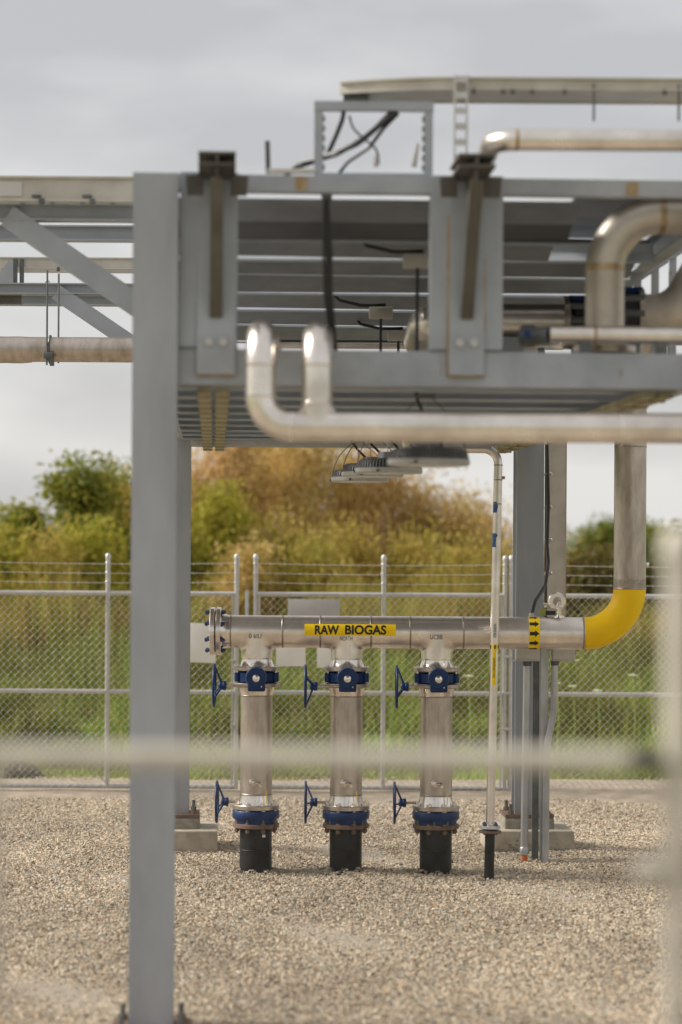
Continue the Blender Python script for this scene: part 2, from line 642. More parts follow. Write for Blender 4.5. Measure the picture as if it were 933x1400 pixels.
def stones(name, n, y0, y1, s0, s1, wid=None):
    CUBE = np.array([[1, 0, 0], [0, 1, 0], [-1, 0, 0], [0, -1, 0], [0, 0, 1]], dtype=np.float64)
    FQ = np.array([[0, 1, 4], [1, 2, 4], [2, 3, 4], [3, 0, 4]])
    u = rng.random(n)
    Y = y0 + (y1 - y0) * u
    hw = (0.145 * Y + 0.7) if wid is None else wid
    X = (rng.random(n) * 2 - 1) * hw
    S = s0 + (s1 - s0) * rng.random(n) ** 2.2
    base = CUBE[None] * (0.75 + 0.5 * rng.random((n, 5, 1))) + rng.normal(0, 0.26, (n, 5, 3))
    base *= np.stack([np.ones(n), 0.65 + 0.35 * rng.random(n), 0.45 + 0.35 * rng.random(n)], 1)[:, None, :] * S[:, None, None] * 0.6
    a = rng.random(n) * 2 * PI
    b = rng.normal(0, 0.45, n)
    ca, sa, cb, sb = np.cos(a), np.sin(a), np.cos(b), np.sin(b)
    x, y, z = base[..., 0], base[..., 1], base[..., 2]
    y2, z2 = y * cb[:, None] - z * sb[:, None], y * sb[:, None] + z * cb[:, None]
    x3, y3 = x * ca[:, None] - y2 * sa[:, None], x * sa[:, None] + y2 * ca[:, None]
    # gentle unevenness of the bed
    bed = 0.010 * np.sin(X * 2.1 + 1.3) * np.sin(Y * 1.7) + 0.006 * np.sin(X * 5.3 + Y * 3.1)
    for bx_, br_ in ((P(351.5, 900, 16.5).x, 0.11), (P(474.5, 900, 16.5).x, 0.11), (P(597.5, 900, 16.5).x, 0.11), (P(669, 1190, 16.2).x, 0.04)):
        dd = np.hypot(X - bx_, Y - (16.5 if br_ > 0.1 else 16.2))
        bed = bed + 0.024 * np.exp(-((dd - br_) / 0.07) ** 2) * (0.6 + 0.5 * np.sin(7 * np.arctan2(Y - 16.5, X - bx_) + bx_ * 9))
    V = np.stack([x3 + X[:, None], y3 + Y[:, None], z2 + (bed + S * 0.10 + 0.004)[:, None]], -1).reshape(-1, 3)
    F = (FQ[None] + (np.arange(n) * 5)[:, None, None]).reshape(-1, 3)
    g = 0.55 + 0.55 * rng.random(n) ** 0.8
    g *= 0.90 + 0.10 * np.sin(X * 1.9 + 0.7 * Y) * np.sin(Y * 0.83 + 0.4 * X + 1.0) + 0.05 * np.sin(X * 4.7 - Y * 2.2)
    warm = rng.normal(0, 0.05, n)
    dark = rng.random(n) < 0.07
    g[dark] *= 0.45
    red = rng.random(n) < 0.05
    t = np.stack([g * (1 + warm), g, g * (1 - warm * 1.2)], 1)
    t[red] *= np.array([1.0, 0.82, 0.70])
    return soup(name, V, F, np.repeat(t, 4, 0), 'stone')


g = stones('gravel', 330000, 10.4, 21.3, 0.009, 0.026)
tag(g, 'pale tan crushed gravel covering the yard', 'gravel')
g = stones('loose_gravel', 9000, 21.2, 23.3, 0.012, 0.028)
tag(g, 'loose gravel strewn on bare soil under the far fence', 'gravel')


# ------------------------------------------------------------------ vegetation
def blades(name, label, cat, n, xy, hfun, wid, cols, lean=0.35, material='grass'):
    """long tapering blades, two quads each; xy (n,2)"""
    X, Y = xy[:, 0], xy[:, 1]
    H_ = hfun(X, Y) * (0.45 + 0.75 * rng.random(n))
    a = rng.random(n) * 2 * PI
    W = wid * (0.6 + 0.8 * rng.random(n))
    dx, dy = np.cos(a), np.sin(a)
    la = rng.random(n) * 2 * PI
    ln = lean * rng.random(n) * H_
    lx, ly = np.cos(la) * ln, np.sin(la) * ln
    z0 = -0.05
    V = np.zeros((n, 6, 3))
    for k, (t, w) in enumerate(((0, 1.0), (0.55, 0.8), (1.0, 0.12))):
        cx, cy, cz = X + lx * t * t, Y + ly * t * t, z0 + H_ * t
        V[:, 2 * k] = np.stack([cx - dx * W * w, cy - dy * W * w, cz], 1)
        V[:, 2 * k + 1] = np.stack([cx + dx * W * w, cy + dy * W * w, cz], 1)
    F = np.array([[0, 1, 3, 2], [2, 3, 5, 4]])[None] + (np.arange(n) * 6)[:, None, None]
    cols = np.array(cols)
    t = cols[rng.integers(0, len(cols), n)] * 0.98 * (0.7 + 0.6 * rng.random((n, 1)))
    pt_ = (np.sin(X * 1.9 + 1.1 * np.sin(Y * 1.3)) * np.sin(Y * 1.7 + 0.8 * np.sin(X * 2.2)) + 0.6 * np.sin(X * 4.3 + Y * 2.9) * np.sin(Y * 4.9 - X * 1.7))
    t = t * (1.0 + 0.48 * pt_)[:, None] * np.stack([1 - 0.10 * pt_, np.ones(n), 1 + 0.0 * pt_], 1)
    o = soup(name, V.reshape(-1, 3), F.reshape(-1, 4), np.repeat(np.clip(t, 0.02, 0.75), 2, 0), material)
    return tag(o, label, cat)


def scatter(n, y0, y1, extra=0.6, xmin=None, xmax=None):
    Y = y0 + (y1 - y0) * rng.random(n)
    hw = 0.145 * Y + extra
    X = (rng.random(n) * 2 - 1) * hw
    if xmin is not None:
        X = xmin * Y + (xmax - xmin) * Y * rng.random(n)
    return np.stack([X, Y], 1)


blades('grass', 'short bright green grass growing just behind the far fence', 'grass', 30000, scatter(30000, 22.9, 27.5),
       lambda x, y: 0.10 + 0.035 * (y - 22.9) + 0.05 * np.sin(x * 2.3 + y), 0.006,
       [(0.42, 0.50, 0.09), (0.32, 0.42, 0.06), (0.50, 0.50, 0.16), (0.25, 0.33, 0.055)])
blades('tall_weeds', 'tangled tall weeds and grass between the fence and the shrubs', 'weeds', 60000, scatter(60000, 26.0, 33.0),
       lambda x, y: 0.42 + 0.075 * (y - 26) + 0.24 * np.sin(x * 2.6 + 0.6) * np.sin(y * 1.9) + 0.12 * np.sin(x * 6.1 + y * 2.0), 0.009,
       [(0.22, 0.27, 0.045), (0.32, 0.34, 0.07), (0.15, 0.19, 0.03), (0.36, 0.31, 0.10), (0.26, 0.22, 0.07), (0.27, 0.34, 0.05)], lean=0.5)
blades('dry_reeds', 'tawny dry reeds standing in front of the brown shrubs', 'reeds', 24000, scatter(24000, 33.0, 35.5),
       lambda x, y: 1.45 + 0.25 * np.sin(x * 1.3) + 0.2 * np.sin(x * 3.1 + 2), 0.010,
       [(0.52, 0.37, 0.13), (0.44, 0.34, 0.09), (0.36, 0.34, 0.06), (0.32, 0.34, 0.05), (0.46, 0.30, 0.10)], lean=0.35)
# pale umbels among the weeds
fl = []
for i, (px, py) in enumerate([(641, 926), (866, 925), (784, 940), (818, 946), (890, 949), (762, 936)]):
    Y = 25.0
    p = P(px, py, Y)
    root = thing('umbel_flower', 'pale flat-topped wild flower head among the weeds behind the fence', 'flower', (p.x, p.y, -0.05), 'pale wild flowers behind the fence')
    MB().tube([(p.x, p.y, -0.05), (p.x + 0.02, p.y, p.z * 0.5), p], 0.006, 6).build('stem', 'green_tag', root)
    m = MB()
    for k in range(22):
        a, rr = random.random() * 2 * PI, 0.05 * math.sqrt(random.random())
        m.lathe((p.x + rr * math.cos(a), p.y + rr * math.sin(a), p.z + 0.02 - rr * 0.2), (0, 0, 1), [(-0.008, 0.004), (0, 0.014), (0.008, 0.005)], 6)
    m.build('flower_head', 'flower', root)


def shrub(name, label, x, y, h, w, cols, n=5200, clumps=34, leaf=(0.035, 0.10), feathery=0.0, group=None, base=0.08, stems=7, depth=None):
    """stems and limbs, then leaf-sized faces in uneven clumps"""
    root = thing(name, label, 'shrub' if h < 3.0 else 'tree', (x, y, -0.05), group)
    dpt = depth or w
    cl = []
    mbt = MB()
    for s in range(stems):
        a = random.random() * 2 * PI
        rr = random.random() ** 0.6
        tx, ty = x + math.cos(a) * rr * w * 0.42, y + math.sin(a) * rr * dpt * 0.42
        th = h * (0.72 + 0.28 * random.random()) * (1 - 0.42 * rr * rr)
        p0 = Vector((x + (tx - x) * 0.18, y + (ty - y) * 0.18, -0.05))
        p3 = Vector((tx, ty, th))
        p1 = p0.lerp(p3, 0.35) + Vector((random.uniform(-.1, .1), random.uniform(-.1, .1), 0.12 * h))
        p2 = p0.lerp(p3, 0.7) + Vector((random.uniform(-.12, .12), random.uniform(-.12, .12), 0.05 * h))
        mbt.tube([p0, p1, p2, p3], [0.012 * h, 0.009 * h, 0.005 * h, 0.002 * h], 6)
        for q in range(3):
            t = 0.3 + 0.6 * random.random()
            b0 = p0.lerp(p3, t)
            b1 = b0 + Vector((random.uniform(-.28, .28) * w * 0.6, random.uniform(-.28, .28) * dpt * 0.6, random.uniform(0.05, 0.22) * h))
            mbt.tube([b0, b0.lerp(b1, 0.5) + Vector((0, 0, 0.04)), b1], [0.004 * h, 0.003 * h, 0.0012 * h], 5)
    mbt.build('trunk', 'bark', root)
    for k in range(clumps):
        a = random.random() * 2 * PI
        rr = math.sqrt(random.random())
        zt = random.random()
        prof = (1 - max(0, (zt - 0.35) / 0.65) ** 1.7 * 0.85) * (0.75 + 0.25 * min(1, zt / 0.3))
        cl.append((x + math.cos(a) * rr * w * 0.5 * prof, y + math.sin(a) * rr * dpt * 0.5 * prof,
                   h * (base + (0.97 - base) * zt), (0.10 + 0.16 * random.random()) * (0.6 + 0.4 * w / 2.0), 0.6 + 0.75 * random.random()))
    cl = np.array(cl)
    idx = rng.integers(0, len(cl), n)
    c = cl[idx]
    off = np.clip(rng.normal(0, 1, (n, 3)), -1.7, 1.7) * np.stack([c[:, 3], c[:, 3], c[:, 3] * (0.8 + 0.9 * feathery)], 1)
    pos = c[:, :3] + off
    pos[:, 2] = np.abs(pos[:, 2]) + 0.02
    Ls = leaf[0] + (leaf[1] - leaf[0]) * rng.random(n)
    Wd = Ls * (0.42 - 0.26 * feathery)
    d = rng.normal(0, 1, (n, 3))
    d[:, 2] += 1.6 * feathery
    d /= np.linalg.norm(d, axis=1)[:, None]
    e = np.cross(d, rng.normal(0, 1, (n, 3)))
    e /= np.linalg.norm(e, axis=1)[:, None] + 1e-9
    V = np.stack([pos - d * Ls[:, None] / 2, pos + e * Wd[:, None] / 2, pos + d * Ls[:, None] / 2, pos - e * Wd[:, None] / 2], 1)
    F = np.arange(n * 4).reshape(n, 4)
    cols = np.array(cols)
    tc_ = cols[(rng.random(len(cl)) * len(cols)).astype(int)]
    t = tc_[idx] * 0.6 + cols[rng.integers(0, len(cols), n)] * 0.4
    t = t * 1.4 * (0.7 + 0.55 * rng.random((n, 1)))
    soup('crown', V.reshape(-1, 3), F, t, 'leaf', parent=root, stuff=False)
    return root


GREEN = [(0.17, 0.20, 0.03), (0.25, 0.25, 0.04), (0.11, 0.14, 0.022), (0.31, 0.27, 0.06)]
DARK = [(0.10, 0.14, 0.025), (0.15, 0.19, 0.03), (0.07, 0.10, 0.02), (0.22, 0.21, 0.045)]
LIME = [(0.36, 0.33, 0.045), (0.27, 0.28, 0.04), (0.44, 0.36, 0.07)]
BROWN = [(0.56, 0.38, 0.17), (0.50, 0.31, 0.12), (0.60, 0.43, 0.22), (0.44, 0.31, 0.10)]
TAN = [(0.60, 0.43, 0.22), (0.54, 0.37, 0.16), (0.48, 0.36, 0.12), (0.40, 0.33, 0.09)]
OLIVE = [(0.38, 0.30, 0.075), (0.46, 0.33, 0.10), (0.30, 0.27, 0.05)]
GRP = 'trees and shrubs beyond the far fence'


def at(px, py, Y):
    p = P(px, py, Y)
    return p.x, Y, p.z


VEG = [
    # name, label, px, top y, depth, width, colours, feathery
    ('leafy_tree', 'tall green tree with sparse leafy tip, beside the near steel column', 106, 626, 36, 1.5, GREEN, 0.15, 5200),
    ('leafy_tree', 'rounded yellow-green tree behind the leafy-tipped tree', 165, 652, 37.5, 1.9, GREEN, 0.3, 6000),
    ('leafy_shrub', 'broad green shrub at the lower outer edge of the tree clump', 30, 702, 36.5, 1.3, GREEN, 0.2, 5600),
    ('leafy_shrub', 'pale yellow-green shrub at the foot of the leafy-tipped tree', 85, 722, 35, 1.6, LIME, 0.5, 4200),
    ('leafy_shrub', 'dark shrub filling the gap behind the steel columns', 205, 668, 37, 1.8, OLIVE, 0.4, 5200),
    ('brown_tree', 'tall orange-brown feathery tree rising up to the rack underside', 318, 600, 39, 2.0, BROWN, 0.8, 8200),
    ('brown_tree', 'wide tawny feathery tree behind the ring of round lamps', 415, 606, 40, 2.3, TAN, 0.8, 8600),
    ('brown_tree', 'russet feathery tree sloping down beside the tawny one', 505, 640, 40.5, 1.9, BROWN, 0.8, 7200),
    ('brown_tree', 'low tawny brushy tree at the end of the brown row', 590, 700, 41, 2.0, TAN, 0.8, 6200),
    ('brown_shrub', 'low brown brush tapering down behind the thin vent pipe', 665, 722, 42, 1.9, BROWN, 0.8, 5000),
    ('leafy_shrub', 'bright lime-green shrub in front of the tall orange-brown tree', 300, 690, 36, 1.3, LIME, 0.5, 4600),
    ('leafy_shrub', 'olive-brown shrub in front of the wide tawny tree', 385, 735, 36, 1.1, OLIVE, 0.6, 4200),
    ('leafy_shrub', 'olive shrub beneath the russet tree', 470, 736, 37, 1.5, OLIVE, 0.6, 4200),
    ('leafy_shrub', 'olive brush in front of the low tawny tree', 560, 750, 37, 1.7, OLIVE, 0.6, 4200),
    ('brown_shrub', 'rusty low brush behind the wide steel column', 740, 768, 36, 1.7, OLIVE, 0.5, 4200),
    ('brown_shrub', 'dark reddish brush behind the yellow elbow', 820, 778, 35.5, 1.5, [(0.20, 0.12, 0.06), (0.10, 0.11, 0.03), (0.16, 0.12, 0.04)], 0.4, 4200),
    ('leafy_shrub', 'dark green brush beyond the steel riser', 905, 782, 35.5, 1.6, [(0.09, 0.11, 0.03), (0.14, 0.12, 0.04), (0.07, 0.09, 0.02)], 0.3, 4200),
    ('leafy_shrub', 'yellow-green brush at the outer end of the fence line', -5, 742, 34.6, 1.3, LIME, 0.6, 3600),
    ('leafy_shrub', 'mixed tan and green brush below the broad green shrub', 58, 748, 34.4, 1.3, OLIVE, 0.7, 3600),
    ('leafy_shrub', 'lime brush between the gate stile and the near column', 140, 735, 34.8, 1.3, LIME, 0.6, 3600),
    ('brown_tree', 'russet feathery tree partly behind the far steel column', 262, 640, 38.5, 1.6, BROWN, 0.8, 6000),
    ('brown_tree', 'tan feathery tree filling between the orange-brown and tawny trees', 365, 618, 41.5, 2.0, TAN, 0.8, 6500),
    ('brown_tree', 'tan feathery tree filling between the tawny and russet trees', 462, 622, 41.5, 1.7, TAN, 0.8, 6000),
    ('brown_tree', 'brown brushy tree linking the russet and low tawny trees', 548, 672, 41.5, 1.7, BROWN, 0.8, 5500),
    ('brown_shrub', 'tan brush low between the low tawny tree and the vent pipe', 630, 716, 40.5, 1.6, TAN, 0.8, 4500),
    ('leafy_shrub', 'tan brush low between the lime and olive-brown shrubs', 345, 752, 35.0, 1.2, TAN, 0.6, 3600),
    ('leafy_shrub', 'tawny-olive brush below the tan tree', 428, 752, 35.0, 1.3, OLIVE, 0.7, 3600),
    ('leafy_shrub', 'olive-tan brush low behind the thin vent pipe', 640, 758, 35.5, 1.6, OLIVE, 0.7, 3600),
    ('leafy_tree', 'dark bushy tree behind the steel riser of the yellow elbow', 832, 722, 62, 2.6, DARK, 0.0, 5200),
    ('leafy_tree', 'ragged green tree beyond the riser, nearer the blurred post', 900, 724, 64, 3.0, GREEN, 0.1, 5200),
]
for nm, lb, px, py, Y, w, cols, fth, nlf in VEG:
    x, y, z = at(px, py, Y)
    shrub(nm, lb, x, y, max(1.2, z) * (1.06 if 'brown' in nm else 1.0), w * 1.3, cols, n=int(nlf * 2.7), clumps=int(70 * w / 1.6), feathery=fth, group=GRP,
          leaf=(0.06, 0.15) if Y < 50 else (0.09, 0.22), base=0.05, depth=min(w, 2.0))

# far pale shed on the horizon
fb = thing('far_shed', 'long pale industrial shed on the horizon', 'building', (*at(770, 760, 260)[:2], -0.05))
a0, a1 = at(742, 768, 260), at(797, 752, 260)
MB().box(((a0[0] + a1[0]) / 2, 266, 0.85), (a1[0] - a0[0], 12, 1.8)).build('wall', 'far_wall', fb)
m = MB()
m.prism([(-0.3, 1.72), (6, 2.5), (12.3, 1.72)], (a0[0] - 0.2, 260, 0), (0, 1, 0), (0, 0, 1), (1, 0, 0), a1[0] - a0[0] + 0.4)
m.build('roof', 'far_roof', fb)
for k in range(3):
    MB().box((a0[0] + 0.9 + k * 1.3, 259.97, 0.8), (0.7, 0.05, 0.7)).build('window', 'far_glass', fb)


# ================================================================== FENCES
def zigzag_mesh(mb, x0, x1, z0, z1, Y, w=0.066, r=0.0021):
    p = w / 2
    nw = int((x1 - x0) / p)
    p = (x1 - x0) / nw
    h = p
    nz_ = int((z1 - z0) / h)
    h = (z1 - z0) / nz_
    for i in range(nw):
        pts = []
        for k in range(nz_ + 1):
            side = (k + i) % 2
            pts.append(Vector((x0 + (i + side) * p, Y + (0.0022 if side else -0.0022), z0 + k * h)))
        mb.tube(pts, r, 5, caps=False)
    return mb


def barbed(mb, p0, p1, r=0.0022):
    p0, p1 = Vector(p0), Vector(p1)
    d = (p1 - p0)
    n = max(2, int(d.length / 0.125))
    sag = 0.012
    pts = [p0.lerp(p1, i / n) - UP * (sag * 4 * (i / n) * (1 - i / n)) for i in range(n + 1)]
    mb.tube(pts, r, 4)
    for i in range(1, n):
        c = pts[i]
        mb.cyl(c + Vector((-0.004, 0, 0.014)), c + Vector((0.004, 0, -0.014)), 0.0014, seg=3)
        mb.cyl(c + Vector((0.004, 0.012, 0.008)), c + Vector((-0.004, -0.012, -0.008)), 0.0014, seg=3)
    return mb


FX = lambda px: P(px, 950, FENCE_Y).x
Z_TOP, Z_MID, Z_BOT, Z_TIP = 1.80, 0.915, 0.065, 2.125


def gate_leaf(px_stiles, label, rods, open_end_cap):
    xs = [FX(q) for q in px_stiles]
    root = thing('chain_link_gate', label, 'gate', ((xs[0] + xs[-1]) / 2, FENCE_Y, 0), 'leaves of the far double gate')
    for x in xs:
        m = MB()
        m.lathe((x, FENCE_Y, Z_BOT - 0.02), UP, [(0, 0.0215), (Z_TIP - Z_BOT + 0.02, 0.0215)], 14)
        pst = m.build('stile', 'galv', root)
        m = MB()
        m.lathe((x, FENCE_Y, Z_TIP), UP, [(-0.012, 0.025), (0.012, 0.025), (0.028, 0.019), (0.036, 0.008)], 14)
        m.build('cap', 'galv', pst)
    for z in (Z_TOP, Z_MID, Z_BOT):
        MB().cyl((xs[0], FENCE_Y, z), (xs[-1], FENCE_Y, z), 0.0205, seg=12).build('rail', 'galv', root)
    zigzag_mesh(MB(), xs[0] + 0.03, xs[-1] - 0.03, Z_BOT - 0.045, Z_TOP - 0.01, FENCE_Y - 0.026).build('chain_link_mesh', 'galv_wire', root, stuff=True)
    for k, z in enumerate((1.905, 1.99, 2.075)):
        barbed(MB(), (xs[0], FENCE_Y - 0.024, z), (xs[-1], FENCE_Y - 0.024, z)).build('barbed_wire', 'galv_wire', root)
        for x in xs:
            MB().torus((x, FENCE_Y, z), UP, 0.023, 0.004, 14, 6).build('wire_band', 'galv', root)
    for (ax, az, bx, bz) in rods:
        MB().cyl((FX(ax), FENCE_Y + 0.03, az), (FX(bx), FENCE_Y + 0.03, bz), 0.0032, seg=6).build('truss_rod', 'wire_dull', root)
    for x in (xs[0] + 0.035, xs[-1] - 0.035):
        MB().box((x, FENCE_Y - 0.032, (Z_BOT + Z_TOP) / 2), (0.016, 0.005, Z_TOP - Z_BOT - 0.03)).build('tension_bar', 'galv', root)
    xe = xs[-1] if open_end_cap else xs[0]
    for z in (0.3, 0.62, 1.2, 1.5):
        MB().bbox((xe + (-0.02 if open_end_cap else 0.02), FENCE_Y, z), (0.06, 0.056, 0.02), 0.004).build('tension_band', 'galv', root)
    return root


gate_leaf([-29, 147, 323], 'galvanised chain-link gate leaf passing behind the near steel column', [(-29, Z_TOP, 147, Z_BOT), (147, Z_TOP, 323, Z_BOT)], True)
gate_leaf([349, 524, 690], 'galvanised chain-link gate leaf with grey and white sign plates', [(349, Z_BOT, 524, Z_TOP), (524, Z_BOT, 690, Z_TOP)], False)
# drop rod between the leaves
dr = thing('gate_drop_rod', 'short galvanised drop rod post standing between the two gate leaves', 'gate rod', (FX(337), FENCE_Y, 0))
MB().lathe((FX(337), FENCE_Y, -0.02), UP, [(0, 0.017), (1.84, 0.017), (1.855, 0.012)], 12).build('rod', 'galv', dr)
MB().bbox((FX(337), FENCE_Y, Z_MID - 0.08), (0.10, 0.07, 0.05), 0.006).build('latch', 'galv', dr)
MB().tube([(FX(326), FENCE_Y - 0.03, Z_MID - 0.02), (FX(330), FENCE_Y - 0.06, Z_MID + 0.02), (FX(339), FENCE_Y - 0.05, Z_MID - 0.03)], 0.006, 6).build('chain', 'galv', dr)

# fixed fence running on past the gate
xg = FX(699)
fr = thing('chain_link_fence', 'galvanised chain-link fence with barbed wire behind the yellow elbow', 'fence', (xg, FENCE_Y, 0))
x_end = FX(1180)
for x, rad in ((xg, 0.028), (FX(1060), 0.022)):
    pst = MB().lathe((x, FENCE_Y, -0.05), UP, [(0, rad), (Z_TIP + 0.05, rad)], 16).build('post', 'galv', fr)
    MB().lathe((x, FENCE_Y, Z_TIP), UP, [(-0.012, rad + 0.004), (0.014, rad + 0.003), (0.032, rad - 0.006), (0.040, 0.008)], 16).build('cap', 'galv', pst)
for z in (Z_TOP, Z_MID):
    MB().cyl((xg, FENCE_Y, z), (x_end, FENCE_Y, z), 0.0205, seg=12).build('rail', 'galv', fr)
zigzag_mesh(MB(), xg + 0.03, x_end, 0.03, Z_TOP - 0.01, FENCE_Y - 0.026).build('chain_link_mesh', 'galv_wire', fr, stuff=True)
for z in (1.905, 1.99, 2.075):
    barbed(MB(), (xg, FENCE_Y - 0.03, z), (x_end, FENCE_Y - 0.03, z)).build('barbed_wire', 'galv_wire', fr)
    MB().torus((xg, FENCE_Y, z), UP, 0.030, 0.005, 14, 6).build('wire_band', 'galv', fr)
for z in (0.28, 0.6, 0.92, 1.25, 1.56):
    MB().bbox((xg - 0.03, FENCE_Y, z), (0.10, 0.066, 0.022), 0.004).build('hinge', 'galv', fr)
MB().cyl((FX(755), FENCE_Y - 0.04, 0.05), (FX(830), FENCE_Y - 0.04, 0.36), 0.003, seg=5).build('tie_wire', 'galv_wire', fr)


# sign plates wired to the gate
def sign(px0, py0, px1, py1, material, label, rot=0.0, Y=FENCE_Y - 0.045):
    a, b = P(px0, py0, Y), P(px1, py1, Y)
    c = (a + b) / 2
    root = thing('sign_plate', label, 'sign', (c.x, Y, min(a.z, b.z)))
    ex = Vector((math.cos(rot), 0, -math.sin(rot)))
    ez = Vector((math.sin(rot), 0, math.cos(rot)))
    w, h = abs(b.x - a.x), abs(a.z - b.z)
    MB().bbox(c, (w, 0.006, h), 0.002, ex, (0, 1, 0), ez).build('plate', material, root)
    for i in (-1, 1):
        for j in (-1, 1):
            q = c + ex * (i * (w / 2 - 0.02)) + ez * (j * (h / 2 - 0.02))
            MB().tube([q + Vector((0, -0.006, 0)), q + Vector((0.004, 0.02, 0.003)), q + Vector((0, 0.03, 0))], 0.003, 5).build('tie', 'galv_wire', root)


sign(252, 852, 296, 906, 'sign_white', 'blank white sign plate hanging tilted beside the blind flange', rot=R(2.0))
sign(394, 819, 465, 848, 'sign_grey', 'grey sign plate under the gate top rail above the yellow lettering')
sign(378, 858, 418, 911, 'sign_white', 'blank white sign plate between the first and second pipe drops')
sign(434, 858, 476, 913, 'sign_white', 'blank white sign plate mostly hidden behind the middle pipe drop')

# near fence, just in front of the camera
NY = 4.0
nf = thing('chain_link_fence', 'blurred near fence rail and post that the yard is seen across', 'fence', (0, NY, 0))
xp, xl = P(925, 1037, NY).x, P(-16, 1037, NY).x
zr = P(466, 1037, NY).z
MB().cyl((xl, NY, zr), (xp - 0.055, NY, zr), 0.0195, seg=20).build('rail', 'galv_old', nf)
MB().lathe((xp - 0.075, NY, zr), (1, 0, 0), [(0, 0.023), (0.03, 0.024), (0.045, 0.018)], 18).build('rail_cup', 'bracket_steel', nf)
pst = MB().lathe((xp, NY, -0.05), UP, [(0, 0.021), (P(919, 752, NY).z + 0.05, 0.021)], 24).build('post', 'galv_old', nf)
MB().lathe((xp, NY, P(919, 752, NY).z), UP, [(-0.012, 0.028), (0.012, 0.027), (0.03, 0.02), (0.04, 0.008)], 20).build('cap', 'galv_old', pst)
MB().lathe((xl, NY, -0.05), UP, [(0, 0.020), (zr + 0.05, 0.020)], 20).build('post', 'galv_old', nf)
zigzag_mesh(MB(), xl + 0.02, xp - 0.035, 0.05, zr - 0.015, NY - 0.024, w=0.07, r=0.0013).build('chain_link_mesh', 'wire_dull', nf, stuff=True)
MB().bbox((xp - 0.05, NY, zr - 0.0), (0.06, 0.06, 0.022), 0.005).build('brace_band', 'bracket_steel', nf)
MB().bbox((xp - 0.04, NY, P(905, 1190, NY).z), (0.05, 0.07, 0.028), 0.005).build('tension_band', 'galv_old', nf)

# ================================================================== PIPE RACK
rack = thing('pipe_rack', 'grey-blue painted steel pipe rack on four columns with cantilevered wing', 'pipe rack', RK(1.3, 3.3, 0))


def rpart(name, mb, material='rack_paint', parent=None):
    return mb.build(name, material, parent or rack, sharp=30)


ZL0, ZL1 = 2.955, 3.118      # lower beam bottom / top
ZU0, ZU1 = 3.842, 3.918      # upper near beam bottom / top
anchor = bolt_mesh('rusty', r=0.016, head=0.022, shank=0.04)


def column(u, v, z0, z1, w=0.205, mt='column_paint', d=0.205):
    m = MB()
    m.hbeam(RK(u, v, z0), RK(u, v, z1), d, w, 0.013, 0.009, up=RV)
    c = rpart('column', m, mt)
    m = MB().obox(RK(u, v, z0 - 0.012), RU, RV, UP, 0.36, 0.36, 0.024)
    bp = rpart('base_plate', m, 'rusty', c)
    for i in (-1, 1):
        for j in (-1, 1):
            inst('anchor_bolt', anchor, bp, RK(u + i * 0.135, v + j * 0.135, z0 + 0.004))
            MB().cyl(RK(u + i * 0.135, v + j * 0.135, z0), RK(u + i * 0.135, v + j * 0.135, z0 + 0.075), 0.013, seg=8).build('anchor_rod', 'strut_dark', bp)
    return c


column(0.0, 0.0, 0.015, P(213, 236, 11.0).z)
column(2.6, 0.0, 0.015, 3.9)
m = MB().hbeam(RK(-0.02, 2.35, 3.122), RK(-0.02, 2.35, 4.05), 0.19, 0.19, 0.012, 0.009, up=RV)
rpart('wing_post', m, 'column_paint')
column(0.0, 6.7, 0.265, 3.95)
column(2.6, 6.7, 0.265, 3.95)

# concrete footings and grout pedestals of the far columns
for (u, lb) in ((0.0, 'square concrete footing behind the near steel column'), (2.6, 'broken-edged concrete footing behind the conduits and vent pipe')):
    root = thing('concrete_footing', lb, 'footing', RK(u, 6.7, 0))
    MB().bbox(RK(u, 6.7, 0.05), (0.625, 0.60, 0.22), 0.012, RU, RV).build('pad', 'concrete', root)
    MB().bbox(RK(u, 6.7, 0.195), (0.365, 0.365, 0.09), 0.01, RU, RV).build('grout_bed', 'grout', root)
    if u > 1:
        m = MB()
        for k in range(90):
            uu, zz = u + random.uniform(-0.28, 0.305), abs(random.gauss(0, 0.035)) + 0.005
            rr = random.uniform(0.005, 0.013)
            m.lathe(RK(uu, 6.7 - 0.303, zz), RV, [(-rr * 0.5, rr * 0.3), (0, rr), (rr * 0.6, rr * 0.6)], 5)
        m.build('exposed_aggregate', 'grout', root, sharp=20, stuff=True)
for (u, v) in ((0.0, 0.0), (2.6, 0.0)):
    root = thing('concrete_footing', {0.0: 'flush concrete footing under the nearest steel column', 2.6: 'flush concrete footing under the rack column beyond the long lower pipe'}[u], 'footing', RK(u, v, 0))
    MB().bbox(RK(u, v, -0.105), (0.62, 0.62, 0.19), 0.01, RU, RV).build('pad', 'concrete', root)

# near frame: lower channel beam, upper beam
m = MB()
m.hbeam(RK(0.1, 0.02, (ZL0 + ZL1) / 2), RK(2.5, 0.02, (ZL0 + ZL1) / 2), ZL1 - ZL0, 0.10, 0.010, 0.008)
m.obox(RK(1.3, -0.012, (ZL0 + ZL1) / 2), RU, RV, UP, 2.4, 0.05, ZL1 - ZL0 - 0.004)
rpart('lower_beam', m, 'beam_paint')
m = MB()
m.obox(RK(1.3, 0.0, (ZU0 + ZU1) / 2), RU, RV, UP, 2.4, 0.085, ZU1 - ZU0)
rpart('upper_beam', m, 'beam_paint')
for px in (413, 871):
    u_ = (P(px, 250, 11.05) - RO).dot(RU)
    rpart('rust_patch', MB().obox(RK(u_, -0.0435, ZU0 + 0.036), RU, RV, UP, 0.055, 0.003, 0.062), 'rust_stain')
